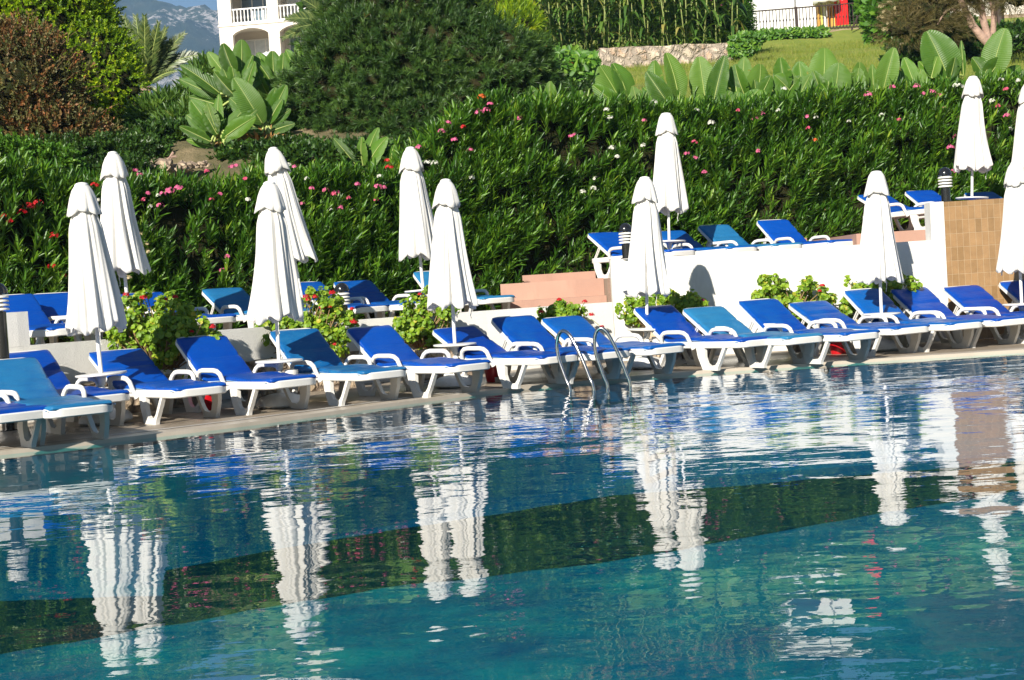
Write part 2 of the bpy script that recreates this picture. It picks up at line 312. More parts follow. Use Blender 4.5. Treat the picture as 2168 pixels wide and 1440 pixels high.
# ------------------------------------------------------------------ sun lounger
def make_lounger(cush, nm='sun_lounger', back=32):
    root = thing(nm, '', 'sun lounger')
    # rails: a rounded loop
    bm = bmesh.new(); pts = []
    for cx, cy, a0 in ((.80, .16, 0), (-.80, .16, 90), (-.80, -.16, 180), (.80, -.16, 270)):
        for i in range(6):
            a = R(a0 + 90 * i / 5); pts.append((cx + .15 * math.cos(a), cy + .135 * math.sin(a), .282 + (.012 if cx > 0 else 0)))
    sweep(bm, pts, rect(.034, .078, .010), closed=True)
    for i in range(13):
        x = -.80 + i * .133; box(bm, x, x + .10, -.272, .272, .292, .303)
    obj('frame', bm, plastic, root, angle=40)
    U = [(-.28, .27), (-.235, .15), (-.15, .02), (-.135, 0), (.115, 0), (.12, .04), (.15, .09), (.235, .27), (.185, .27), (.105, .10), (.07, .062), (-.02, .052), (-.075, .08), (-.115, .15), (-.13, .27)]
    for sx, sy in ((.48, -1), (-.56, -1), (.48, 1), (-.56, 1)):
        bm = bmesh.new(); poly = [(sx + (x if sy < 0 else -x), z) for x, z in U]
        y0 = sy * .262; vs = prism(bm, poly, y0, y0 + sy * .042)
        for v in vs: v.co.y += sy * (.27 - v.co.z) * .12
        bevel(bm, .006, 1, 40); obj('leg', bm, plastic, root, angle=35)
    for sy in (-1, 1):
        bm = bmesh.new()
        pp = [(-.40, sy * .315, .29), (-.39, sy * .33, .35), (-.36, sy * .345, .405), (-.31, sy * .35, .435), (-.24, sy * .352, .445), (-.02, sy * .352, .445), (.05, sy * .35, .435), (.10, sy * .345, .405), (.135, sy * .335, .33), (.165, sy * .31, .24)]
        sweep(bm, pp, rect(.048, .038, .010), up=Vector((0, 1, 0))); obj('armrest', bm, plastic, root, angle=50)
    ca, sa = math.cos(R(back)), math.sin(R(back)); px, pz = -.36, .30; Lb = .72
    hx, hz = px - Lb * ca, pz + Lb * sa
    bm = bmesh.new()
    pts = [(px, -.272, pz - .01), (px - (Lb - .1) * ca, -.272, pz + (Lb - .1) * sa)] + [(hx + .03 * ca - .06 * math.sin(R(t)) * ca, -.272 + .09 * (1 - math.cos(R(t))), hz - .03 * sa + .06 * math.sin(R(t)) * sa) for t in (0, 30, 60, 90)]
    pts = pts + [(x, -y, z) for x, y, z in pts[::-1]]
    sweep(bm, pts, rect(.04, .055, .008), up=Vector((sa, 0, ca)))
    for i in range(4):
        t = .1 + i * .15; x, z = px - t * ca, pz + t * sa
        box(bm, -.05, .05, -.27, .27, -.006, .006, Matrix.Translation((x, 0, z)) @ Matrix.Rotation(R(back), 4, 'Y'))
    for sy in (-1, 1):
        for o_ in (0, .035):
            sweep(bm, [(px - (.38 + o_) * ca, sy * .262, pz + (.38 + o_) * sa - .02), (px - .46 - o_, sy * .262, .31)], rect(.018, .02, .004), up=Vector((0, 1, 0)))
    sweep(bm, [(px - .47, -.262, .312), (px - .47, .262, .312)], rect(.02, .02, .004))
    obj('backrest', bm, plastic, root, angle=40)
    # cushion
    bm = bmesh.new(); path = []
    n1, n2 = 26, 44; off = .042
    for i in range(n1):
        t = Lb * (1.0 - i / n1); path.append((px - t * ca + off * sa, pz + t * sa + off * ca))
    for i in range(n2 + 1):
        x = px + .03 + (.955 - px - .03) * i / n2; path.append((x, pz + off - .004 + .010 * math.cos((x - .05) * 4.2) + .006 * math.sin(x * 9)))
    rings = []; m = 28; tot = len(path); sd = random.random() * 40
    seams = [.0, .19, .40, .53, .66, .80, .93]
    for i, (x, z) in enumerate(path):
        a = path[max(i - 1, 0)]; b = path[min(i + 1, tot - 1)]; t = Vector((b[0] - a[0], 0, b[1] - a[1])).normalized(); nn = Vector((-t.z, 0, t.x))
        u = i / (tot - 1); e = min(u, 1 - u) * tot; endk = min(1, .35 + .65 * math.sqrt(min(1, e / 2.2)))
        wk = 1 - .035 * math.exp(-((min(abs(u - s) for s in seams)) * tot / 1.1) ** 2)
        th = .031 * endk * (1 - .38 * math.exp(-((min(abs(u - s) for s in seams)) * tot / 1.0) ** 2))
        corner = 0 if u < .9 else (u - .9) / .1
        w = .297 * wk * (1 - .14 * corner ** 2.5) * (1 + .02 * mnoise.noise((x * 5, sd, 0)))
        ring = []
        for j in range(m):
            an = 2 * PI * j / m; c, s = math.cos(an), math.sin(an)
            y = w * math.copysign(abs(c) ** .22, c); q = th * math.copysign(abs(s) ** .55, s)
            if s > 0: q += .007 * mnoise.noise((x * 7, y * 9, sd)) + .006 * mnoise.noise((x * 22, y * 6, sd))
            ring.append(bm.verts.new(Vector((x, y, z)) + nn * q))
        rings.append(ring)
    for a, b in zip(rings, rings[1:]):
        for j in range(m): bm.faces.new((a[j], a[(j + 1) % m], b[(j + 1) % m], b[j]))
    bm.faces.new(rings[0][::-1]); bm.faces.new(rings[-1])
    c = obj('cushion', bm, cush, root, smooth=True)
    bm = bmesh.new(); loop = [(path[i][0], path[i][1]) for i in range(1, tot - 1, 2)]
    for sy in (-1, 1): sweep(bm, [(x, sy * .298, z - .012) for x, z in loop], circ(.0035, 5), up=Vector((0, 1, 0)))
    obj('piping', bm, piping, c)
    return root
PROTO = {}
USED = {}
CM_ = {'deep': C_DEEP, 'mid': C_MID, 'faded': C_FADE}
def place(proto_key, store, used, loc, rz, label, group, tilt=(0, 0), sc=1):
    if store is PROTO and proto_key not in store: store[proto_key] = make_lounger(CM_[proto_key[0]], back=proto_key[1])
    p = store[proto_key]
    o = p if proto_key not in used else copy_tree(p)
    used[proto_key] = 1
    o.location = loc; o.rotation_euler = (tilt[0], tilt[1], rz); o.scale = (sc, sc, sc)
    o['label'] = label; o['group'] = group
    return o
DECK = .03; T1, T2, T3 = .66, 1.17, 1.60
def lounger(kind, bk, foot=None, th=40, z=DECK, head=None, Y=None, label='', group=''):
    th_ = R(th); Fv = Vector((math.sin(th_), -math.cos(th_), 0)); Lv = Vector((math.cos(th_), math.sin(th_), 0))
    if foot: p = on(foot[0], foot[1], z); o = p - Fv * .48 + Lv * .29
    else: p = at(head[0], head[1], Y); o = p + Fv * .96 + Lv * .27
    o.z = z
    return place((kind, bk + JIT[len(USED) * 3 % 7] if False else bk + random.choice((-3, 0, 0, 3))), PROTO, USED, o, th_ - PI / 2 + R(random.uniform(-2.5, 2.5)), label, group)
G1 = 'sun loungers in the poolside row'
front = [
 ('deep', 30, (-78, 962), 40, 'deep blue sun lounger cut off by the left edge, only its foot end showing'),
 ('faded', 35, (73, 946), 40, 'faded teal sun lounger closest to the pool at the far left corner'),
 ('deep', 35, (118, 915), 41, 'dark blue sun lounger half hidden behind the faded teal one at far left'),
 ('deep', 30, (333, 897), 42, 'dark blue shaded sun lounger just right of the leftmost front umbrella pole'),
 ('deep', 35, (523, 878), 41, 'bright blue sun lounger in front of the largest geranium bush'),
 ('faded', 35, (723, 858), 40, 'faded teal sun lounger behind the second front umbrella table, with its shadow on the back'),
 ('deep', 35, (898, 841.6), 39, 'bright blue sun lounger between the second and third front umbrellas'),
 ('deep', 30, (1088, 822.6), 38, 'deep blue sun lounger directly behind the third front umbrella pole'),
 ('mid', 35, (1205, 812), 37, 'worn blue sun lounger just left behind the steel pool ladder'),
 ('mid', 30, (1318, 801), 36, 'faded blue sun lounger seen through the two ladder hoops'),
 ('deep', 35, (1511, 784), 33, 'deep blue sun lounger right behind the fourth front umbrella pole'),
 ('faded', 30, (1614, 778), 31, 'pale teal sun lounger beside the umbrella shadow on the white wall'),
 ('mid', 35, (1731, 770), 29, 'blue sun lounger directly in front of the tall geranium bush by the white wall'),
 ('mid', 30, (1839, 755), 27, 'blue sun lounger to the left of the fifth front umbrella, a red tub under it'),
 ('mid', 35, (1952, 745), 26, 'half shaded sun lounger whose back is crossed by the fifth front umbrella pole'),
 ('deep', 35, (2052, 736), 25, 'dark blue sun lounger just right of the fifth front umbrella'),
 ('deep', 30, (2168, 727), 24, 'bright blue sun lounger in front of the tan tiled wall, cut by the right edge'),
 ('deep', 35, (2290, 716), 23, 'deep blue sun lounger behind the rightmost front umbrella, mostly outside the picture')]
for k, bk, ft, th, lab in front: lounger(k, bk, foot=ft, th=th, label=lab, group=G1)
G2 = 'sun loungers on the lower terrace'
for k, bk, hd, Y, th, lab in [
 ('deep', 35, (-42, 610), 16.6, 42, 'deep blue sun lounger on the lower terrace behind the left bollard lamp'),
 ('deep', 35, (65, 612), 17.4, 42, 'deep blue sun lounger on the lower terrace, its foot hidden by the leftmost front umbrella'),
 ('deep', 30, (258, 601), 18.4, 41, 'deep blue lower terrace sun lounger behind the leftmost rear umbrella'),
 ('faded', 30, (430, 592), 19.2, 40, 'faded teal sun lounger on the lower terrace left of the second front umbrella'),
 ('mid', 35, (597, 585), 19.8, 38, 'blue lower terrace sun lounger striped by a pole shadow, right of the second front umbrella'),
 ('mid', 30, (705, 588), 20.3, 36, 'blue sun lounger on the lower terrace directly behind the bollard lamp'),
 ('faded', 35, (873, 577), 21.2, 34, 'teal sun lounger on the lower terrace mostly hidden by the third front umbrella')]:
    lounger(k, bk, head=hd, Y=Y, th=th, z=T1, label=lab, group=G2)
G3 = 'sun loungers on the upper terrace'
for k, bk, hd, Y, th, lab in [
 ('deep', 35, (1247, 477), 22.2, 32, 'deep blue sun lounger at the end of the upper terrace above the pink steps'),
 ('mid', 30, (1383, 474), 22.8, 30, 'faded blue sun lounger behind the fourth rear umbrella on the upper terrace'),
 ('faded', 35, (1478, 468), 22.9, 28, 'pale teal sun lounger on the upper terrace right of the rear umbrella table'),
 ('deep', 35, (1597, 459), 23.1, 27, 'bright blue sun lounger alone at the right of the upper terrace')]:
    lounger(k, bk, head=hd, Y=Y, th=th, z=T2, label=lab, group=G3)
G4 = 'sun loungers on the top terrace'
for k, bk, hd, Y, th, lab in [
 ('mid', 30, (1822, 399), 23.2, 25, 'faded blue sun lounger on the top terrace behind the fifth front umbrella'),
 ('deep', 30, (1918, 398), 24.2, 24, 'blue sun lounger on the top terrace just left of the bollard lamp'),
 ('mid', 30, (2042, 396), 24.8, 23, 'blue sun lounger on the top terrace behind the rear umbrella pole')]:
    lounger(k, bk, head=hd, Y=Y, th=th, z=T3, label=lab, group=G4)
# ------------------------------------------------------------------ umbrellas
def make_umbrella(seed, table=True, cup=False):
    rs = random.Random(seed); ph = [rs.random() * 6.28 for _ in range(8)]; nf = 8
    root = thing('parasol', '', 'umbrella')
    bm = bmesh.new(); lathe(bm, [(.021, .05), (.021, 1.2), (.019, 2.40)], 12); obj('pole', bm, whitemetal, root, smooth=True, angle=50)
    bm = bmesh.new(); lathe(bm, [(.024, .12), (.033, .14), (.033, .34), (.027, .37), (.024, .37)], 14); obj('sleeve', bm, whitemetal, root, angle=40)
    bm = bmesh.new(); n = 160; AM = rs.uniform(.12, .24)
    prof = []
    for i in range(34):
        t = i / 33; z = 2.33 - (2.33 - .96) * t; r = .055 + .125 * min(1, t * 4) ** .8 * .62 + .155 * t ** 1.25; prof.append((r, z))
    def fn(a, r, z):
        t = (2.33 - z) / 1.37
        q = nf * a / 2 + .5 * math.sin(2 * a + ph[0]) + .35 * t * math.sin(3 * z + ph[1])
        fold = abs(math.cos(q)) ** .85
        sm = math.sin(nf * 2.0 * a + ph[2] + 1.2 * z) * .5 + math.sin(nf * 3.1 * a + ph[3] - .8 * z) * .35
        A = .07 + AM * t
        rr = r * (1 - A + A * fold * 1.25 + (.05 + .05 * t) * sm + .05 * math.sin(a + ph[4]) + .07 * t * math.sin(a + ph[4] + 3 * z))
        zz = z - (.03 * t ** 6) * math.cos(nf * a + ph[5]) * 1.2 - .022 * t ** 8 * math.sin(3 * a + ph[6])
        return rr, zz
    lathe(bm, prof, n, fn=fn, cap=False)
    # inward hem
    can = obj('canopy', bm, canvas, root, smooth=True)
    sm_ = can.modifiers.new('cloth', 'SOLIDIFY'); sm_.thickness = .004; sm_.offset = -1
    bm = bmesh.new(); k0 = rs.uniform(.72, 1.0)
    prof = [(.072 * k0, 2.418), (.092 * k0, 2.405), (.112 * (.5 + .5 * k0), 2.37), (.132, 2.30), (.150, 2.235), (.164, 2.18), (.176, 2.13)]
    def fn2(a, r, z):
        t = (2.415 - z) / .295; q = nf * a / 2 + .5 * math.sin(2 * a + ph[0]); f = abs(math.cos(q)) ** .8; big = .5 + .5 * math.sin(3 * a + ph[7])
        return r * (1 - .20 * t + .13 * t * f + .13 * t * t * big + .02 * math.sin(11 * a + ph[2]) * t), z - .02 * t * t * (f - .5) - .05 * t * t * (big - .5)
    lathe(bm, prof, 128, fn=fn2, cap=False)
    v = obj('vent_cap', bm, canvas, root, smooth=True); s2 = v.modifiers.new('cloth', 'SOLIDIFY'); s2.thickness = .004
    bm = bmesh.new(); lathe(bm, [(.0, 2.45), (.04 * k0, 2.446), (.07 * k0, 2.436), (.084 * k0, 2.42), (.084 * k0, 2.408), (.06 * k0, 2.40)], 24, cap=False); obj('finial', bm, whitemetal, root, smooth=True)
    bm = bmesh.new()
    for k in range(nf):
        a = 2 * PI * k / nf + .2; sweep(bm, [(.03 * math.cos(a), .03 * math.sin(a), 2.2), (.13 * math.cos(a), .13 * math.sin(a), .97 + .03 * rs.random())], rect(.012, .018, .003), up=Vector((math.cos(a + 1.57), math.sin(a + 1.57), 0)))
    lathe(bm, [(.035, 1.02), (.035, 1.08)], 12); obj('ribs', bm, whitemetal, root)
    if table:
        bm = bmesh.new(); lathe(bm, [(.03, .485), (.235, .487), (.252, .492), (.256, .502), (.252, .512), (.03, .516), (.03, .485)], 40, cap=False)
        obj('tabletop', bm, plastic, root, angle=40)
        bm = bmesh.new(); lathe(bm, [(.026, .39), (.034, .40), (.045, .47), (.075, .485)], 16); obj('table_collar', bm, plastic, root, angle=40)
    if cup:
        bm = bmesh.new(); rg = lathe(bm, [(.035, .30), (.062, .315), (.072, .35), (.074, .40), (.068, .402), (.064, .36), (.03, .325)], 20, c=(.13, -.02, 0), cap=False); bm.faces.new(rg[0][::-1]); bm.faces.new(rg[-1])
        box(bm, .03, .08, -.03, -.01, .36, .38); obj('ashtray', bm, plastic, root, smooth=True, angle=50)
    bm = bmesh.new(); sweep(bm, [(.05, -.20, .98), (.052, -.22, .9), (.047, -.2, .84), (.055, -.205, .80)], circ(.006, 5)); obj('tie_strap', bm, canvas, root)
    bm = bmesh.new(); lathe(bm, [(.20, .0), (.255, .012), (.27, .03), (.262, .07), (.22, .115), (.12, .145), (.045, .155), (.04, .22), (.028, .225)], 32); obj('base', bm, basem, root, angle=50)
    return root
NU = [0]
def umbrella(key, top, low, Y, floor, rz, label, group):
    P = at(*top, Y); Q = at(*low, Y); d = (P - Q).normalized()
    base = P - d * ((P.z - floor) / d.z); sc = (P - base).length / 2.44
    NU[0] += 1; o = make_umbrella(NU[0] * 7 + key[1], cup=key[0] == 'c'); o.location = base; o['label'] = label; o['group'] = group
    q = Vector((0, 0, 1)).rotation_difference(d); o.rotation_euler = (q.to_matrix() @ Matrix.Rotation(R(rz), 3, 'Z')).to_euler(); o.scale = (sc,) * 3
GU = 'closed umbrellas along the poolside row'; GV = 'closed umbrellas on the terraces behind'
for key, top, low, Y, rz, lab in [
 (('t', 0), (172, 388), (213, 780), 14.15, 10, 'closed white umbrella leaning left at the far left of the poolside row'),
 (('c', 2), (570, 385), (590, 750), 14.85, 0, 'closed white umbrella with a white ashtray under its table, second from left by the pool'),
 (('t', 1), (943, 380), (962, 710), 16.2, 70, 'closed white umbrella in the middle of the poolside row, left of the ladder'),
 (('c', 2), (1365, 375), (1370, 680), 17.4, 15, 'closed white umbrella with ashtray right of the pool ladder before the white wall'),
 (('t', 0), (1855, 363), (1866, 660), 18.0, 130, 'closed white umbrella by the pool, casting its shadow beside the tan tiled wall'),
 (('t', 1), (2150, 343), (2163, 640), 18.2, 30, 'closed white umbrella cut by the right edge in front of the tan tiled wall')]:
    umbrella(key, top, low, Y, DECK, rz, lab, GU)
for key, top, low, Y, fl, rz, lab in [
 (('t', 1), (238, 322), (266, 600), 17.0, T1, 200, 'closed white umbrella on the lower terrace, tallest looking at far left'),
 (('t', 0), (577, 313), (631, 590), 18.4, T1, 250, 'strongly leaning closed white umbrella on the lower terrace behind the second front one'),
 (('t', 1), (868, 312), (891, 560), 19.3, T1, 120, 'closed white umbrella on the lower terrace just left of the middle front one'),
 (('c', 2), (1410, 240), (1416, 480), 21.5, T2, 20, 'closed white umbrella with ashtray on the upper terrace before the tall hedge'),
 (('t', 0), (2060, 162), (2058, 400), 23.5, T3, 60, 'closed white umbrella standing high above the tan tiled wall'),
 (('t', 1), (2176, 178), (2180, 400), 23.8, T3, 160, 'closed white umbrella on the top terrace, sliced by the right edge')]:
    umbrella(key, top, low, Y, fl, rz, lab, GV)
# ------------------------------------------------------------------ bollard lamps, ladder, tubs
def make_bollard(h):
    root = thing('bollard_lamp', '', 'bollard lamp')
    k = h - .31
    bm = bmesh.new(); lathe(bm, [(.095, 0), (.095, .012), (.072, .014), (.072, k)], 28); obj('post', bm, blackgloss, root, angle=40)
    bm = bmesh.new(); lathe(bm, [(.045, k), (.045, k + .2)], 20); obj('lamp_tube', bm, simple('frosted_lamp_glass%d' % (h * 10), (.5, .5, .48), rough=.3), root, angle=40)
    for i in range(4):
        z = k + .012 + i * .044; bm = bmesh.new()
        lathe(bm, [(.05, z + .020), (.105, z + .004), (.113, z + .0), (.113, z + .012), (.10, z + .024), (.05, z + .03), (.05, z + .02)], 32, cap=False); obj('louvre', bm, plastic, root, angle=40)
    bm = bmesh.new(); z = k + .185
    lathe(bm, [(.0, z), (.102, z), (.108, z + .012)] + [(.108 * math.cos(R(t)), z + .015 + .11 * math.sin(R(t))) for t in range(0, 90, 10)] + [(.002, z + .125)], 32, cap=False); obj('dome_cap', bm, blackgloss, root, angle=60)
    return root
b1 = make_bollard(.52); GB = 'black bollard lamps'
def setb(o, P, z, lab): o.scale = (.86, .86, .93); o.location = (P.x, P.y, z); o['label'] = lab; o['group'] = GB; return o
setb(b1, at(1327, 540, 19.32), 1.42, 'black bollard lamp with white louvres at the end of the white upper wall')
setb(copy_tree(b1), at(2003, 425, 19.75), 1.93, 'black bollard lamp on the tan tiled wall beside the top terrace lounger')
setb(copy_tree(b1), at(728, 680, 17.85), .84, 'black bollard lamp with white louvres rising behind the red geraniums')
setb(make_bollard(1.58), at(2, 700, 14.0), DECK, 'tall black bollard lamp cut off by the left edge')
lad = thing('pool_ladder', 'stainless steel pool ladder of two hooped rails at the water edge', 'pool ladder', on(1268, 824, 0))
for bl, br_, top in (((1205, 827), (1257, 827), (1207, 706)), ((1284, 820), (1334, 818), (1280, 702))):
    A_, B_ = on(*bl, 0), on(*br_, 0); bm = bmesh.new(); d = (B_ - A_); hh = .63
    loc = [(0.05, -.45), (.05, -.02), (-.10, .12), (-.33, .32), (-.40, .46), (-.32, .58), (-.12, .635), (.12, .60), (.36, .49), (.60, .34), (.86, .14), (1.0, 0.0), (1.04, -.45)]
    pts = catmull([A_ + d * a + Vector((0, 0, z)) for a, z in loc], 8)
    sweep(bm, [p - lad.location for p in pts], circ(.0195, 12), up=Vector((-d.y, d.x, 0)).normalized()); obj('rail', bm, steel, lad, smooth=True)
A_, B_ = on(1257, 827, 0), on(1334, 818, 0)
for z in (-.16, -.4):
    bm = bmesh.new(); sweep(bm, [A_ - lad.location + Vector((0, 0, z)), B_ - lad.location + Vector((0, 0, z))], rect(.07, .02, .005)); obj('tread', bm, steel, lad)
for p, lab in (((443, 868), 'red plastic tub under the bright blue lounger by the largest geranium'), ((1048, 808), 'red plastic tub showing behind the lounger legs near the middle umbrella'), ((1776, 749), 'red plastic tub under the loungers in front of the white wall')):
    P = on(p[0], p[1], DECK); bm = bmesh.new()
    rg = lathe(bm, [(.0, .004), (.095, 0), (.10, .01), (.13, .22), (.142, .225), (.142, .24), (.128, .24), (.095, .02), (0, .02)], 28, cap=False)
    o = obj('tub', bm, redplastic, angle=40); o.location = (P.x, P.y, DECK); tag(o, lab, 'tub', 'red tubs under the loungers')
# ------------------------------------------------------------------ pool, deck, walls
edge = catmull([(-16, 3.2, 0), (-9, 8.6, 0), (-6.2, 10.65, 0), (-4.34, 11.86, 0), (-2.6, 13.1, 0), (-.46, 15.15, 0), (1.0, 16.0, 0), (2.4, 16.35, 0), (5.0, 16.5, 0), (8, 16.4, 0), (16, 15.6, 0)], 8)
def offset(line, d):
    out = []
    for i, p in enumerate(line):
        a, b = line[max(i - 1, 0)], line[min(i + 1, len(line) - 1)]; t = (b - a).normalized(); out.append(p + Vector((-t.y, t.x, 0)) * d)
    return out
def water_mat():
    m, nt, b = nodes('pool_water'); out = nt.nodes['Material Output']; nt.nodes.remove(b)
    tc = N(nt, 'ShaderNodeTexCoord')
    def wave(sc, detail, rotz, stretch, dist=0):
        mp = N(nt, 'ShaderNodeMapping'); mp.inputs['Scale'].default_value = (stretch, 1, 1); mp.inputs['Rotation'].default_value = (0, 0, R(rotz)); nt.links.new(tc.outputs['Object'], mp.inputs[0])
        t = N(nt, 'ShaderNodeTexNoise'); t.inputs['Scale'].default_value = sc; t.inputs['Detail'].default_value = detail; t.inputs['Roughness'].default_value = .45; t.inputs['Distortion'].default_value = dist
        nt.links.new(mp.outputs[0], t.inputs['Vector']); return t.outputs[0]
    def math_(op, a, bb, c=None):
        n = nt.nodes.new('ShaderNodeMath'); n.operation = op
        for i, v in enumerate((a, bb, c)):
            if v is None: continue
            if isinstance(v, (int, float)): n.inputs[i].default_value = v
            else: nt.links.new(v, n.inputs[i])
        return n.outputs[0]
    s = N(nt, 'ShaderNodeSeparateXYZ'); nt.links.new(tc.outputs['Object'], s.inputs[0])
    far = N(nt, 'ShaderNodeMapRange'); far.inputs[1].default_value = 5.5; far.inputs[2].default_value = 14.5; far.inputs[3].default_value = .75; far.inputs[4].default_value = 1.5
    nt.links.new(math_('ADD', s.outputs[1], math_('MULTIPLY', s.outputs[0], .55)), far.inputs[0])
    patch = N(nt, 'ShaderNodeMapRange'); patch.inputs[1].default_value = .35; patch.inputs[2].default_value = .7; patch.inputs[3].default_value = .6; patch.inputs[4].default_value = 1.35
    nt.links.new(wave(.28, 2, 20, 1), patch.inputs[0])
    h = math_('MULTIPLY', wave(1.5, 1.5, 12, .55, .4), 1.0)
    h = math_('MULTIPLY_ADD', wave(4.6, 2, -8, .6, .3), .30, h)
    h = math_('MULTIPLY_ADD', wave(13, 2, 5, .7), .065, h)
    h = math_('MULTIPLY', h, math_('MULTIPLY', far.outputs[0], patch.outputs[0]))
    bp = N(nt, 'ShaderNodeBump'); bp.inputs['Strength'].default_value = 1; bp.inputs['Distance'].default_value = WAVE; nt.links.new(h, bp.inputs['Height'])
    g = N(nt, 'ShaderNodeBsdfGlossy'); g.inputs['Roughness'].default_value = .0; g.inputs[0].default_value = (1, 1, 1, 1); nt.links.new(bp.outputs[0], g.inputs['Normal'])
    tr = N(nt, 'ShaderNodeBsdfTransparent'); tr.inputs[0].default_value = (.35, .95, 1, 1)
    ge = N(nt, 'ShaderNodeNewGeometry'); dt = N(nt, 'ShaderNodeVectorMath', operation='DOT_PRODUCT'); nt.links.new(bp.outputs[0], dt.inputs[0]); nt.links.new(ge.outputs['Incoming'], dt.inputs[1])
    c1 = math_('SUBTRACT', 1.0, math_('MINIMUM', math_('ABSOLUTE', dt.outputs['Value'], None), 1.0))
    fr = math_('MULTIPLY_ADD', math_('POWER', c1, 4.3), .98, .02)
    mx = N(nt, 'ShaderNodeMixShader'); nt.links.new(fr, mx.inputs[0]); nt.links.new(tr.outputs[0], mx.inputs[1]); nt.links.new(g.outputs[0], mx.inputs[2])
    nt.links.new(mx.outputs[0], out.inputs[0]); return m
WAVE = .013
def poly_obj(name, pts, z, mat):
    bm = bmesh.new(); bm.faces.new([bm.verts.new((p[0], p[1], z)) for p in pts]); bmesh.ops.triangulate(bm, faces=bm.faces); o = obj(name, bm, mat)
    if o.data.polygons[0].normal.z < 0: o.data.flip_normals()
    return o
near = [Vector((16, 1.2, 0)), Vector((-16, 1.2, 0))]
struct(poly_obj('water', [p for p in edge] + near, 0, water_mat()))
def poolmat():
    m, nt, b = nodes('pool_floor_tiles')
    t = tex(nt, 1.1, 6, .6); c = ramp(nt, t.outputs[0], [(.3, (.0003, .065, .14)), (.5, (.0005, .14, .18)), (.7, (.0008, .24, .215))])
    w = tex(nt, 2.6, kind='ShaderNodeTexVoronoi', sc=(.5, 1, 1)); w.feature = 'SMOOTH_F1'
    t2 = tex(nt, 9, 5, .6, sc=(.4, 1, 1)); c = mixc(nt, ramp(nt, t2.outputs[0], [(.52, (0, 0, 0)), (.75, (.5, .5, .5))]), c, (.0, .03, .11))
    br = tex(nt, 1, kind='ShaderNodeTexBrick'); br.offset = 0; br.inputs['Brick Width'].default_value = .15; br.inputs['Row Height'].default_value = .15; br.inputs['Mortar Size'].default_value = .004
    br.inputs['Color1'].default_value = (1, 1, 1, 1); br.inputs['Color2'].default_value = (.7, .85, .95, 1); br.inputs['Mortar'].default_value = (.8, .9, .9, 1)
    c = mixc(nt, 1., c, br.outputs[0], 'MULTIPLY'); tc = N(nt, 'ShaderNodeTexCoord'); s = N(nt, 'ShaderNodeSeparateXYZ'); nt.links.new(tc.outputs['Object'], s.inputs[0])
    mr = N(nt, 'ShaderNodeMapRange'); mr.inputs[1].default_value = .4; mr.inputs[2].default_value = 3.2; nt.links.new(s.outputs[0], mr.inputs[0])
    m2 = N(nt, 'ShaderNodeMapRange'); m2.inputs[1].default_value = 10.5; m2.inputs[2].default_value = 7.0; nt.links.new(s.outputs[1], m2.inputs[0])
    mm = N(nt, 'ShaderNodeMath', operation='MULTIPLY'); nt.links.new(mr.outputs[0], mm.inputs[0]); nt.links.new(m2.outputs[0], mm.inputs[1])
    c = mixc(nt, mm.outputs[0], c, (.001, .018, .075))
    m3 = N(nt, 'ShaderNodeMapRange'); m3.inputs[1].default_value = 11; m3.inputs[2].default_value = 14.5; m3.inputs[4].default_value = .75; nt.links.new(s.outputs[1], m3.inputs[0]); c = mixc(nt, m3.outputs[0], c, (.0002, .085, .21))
    nt.links.new(c, b.inputs['Base Color']); b.inputs['Roughness'].default_value = .4; return m
pm = poolmat(); darkt = simple('dark_floor_band', (.004, .007, .006), (.008, .012, .01), .5, 6); navyt = simple('navy_floor_tiles', (.004, .06, .22), (.006, .09, .30), .5, 3)
ZF = -1.2
bm = bmesh.new(); inn = offset(edge, -.01)
allp = inn + near
top = [bm.verts.new((p.x, p.y, .024 if i < len(inn) else .02)) for i, p in enumerate(allp)]; bot = [bm.verts.new((p.x, p.y, ZF)) for p in allp]
n = len(allp)
for i in range(n): bm.faces.new((top[i], top[(i + 1) % n], bot[(i + 1) % n], bot[i]))
bm.faces.new(bot); bmesh.ops.triangulate(bm, faces=[f for f in bm.faces if len(f.verts) > 4])
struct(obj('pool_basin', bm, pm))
def fl(px, py): p = on(px, py, ZF + .004); return (p.x, p.y)
band = [fl(*q) for q in ((-900, 1560), (0, 1385), (800, 1245), (1300, 1188), (1900, 1080), (2700, 950), (2700, 930), (1900, 1000), (1300, 1050), (800, 1128), (420, 1190), (350, 1208), (345, 1262), (0, 1272), (-900, 1400))]
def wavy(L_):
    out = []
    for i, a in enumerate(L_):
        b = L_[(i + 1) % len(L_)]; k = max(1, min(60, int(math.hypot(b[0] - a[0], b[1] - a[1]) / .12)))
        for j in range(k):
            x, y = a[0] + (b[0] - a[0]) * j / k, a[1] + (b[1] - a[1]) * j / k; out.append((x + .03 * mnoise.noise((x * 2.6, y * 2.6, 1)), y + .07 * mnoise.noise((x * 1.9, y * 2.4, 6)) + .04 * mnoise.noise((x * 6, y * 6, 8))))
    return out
band = wavy(band)
struct(poly_obj('pool_floor_band', band, ZF + .004, darkt))  # wide near-black band laid just over the pool floor
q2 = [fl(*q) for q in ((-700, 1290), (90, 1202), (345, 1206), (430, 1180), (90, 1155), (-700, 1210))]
struct(poly_obj('pool_floor_band', q2, ZF + .008, darkt))  # second, narrower dark band at the left of the floor
q3 = [fl(*q) for q in ((1640, 1460), (1980, 1290), (2200, 1200), (3400, 1200), (3400, 1460))]
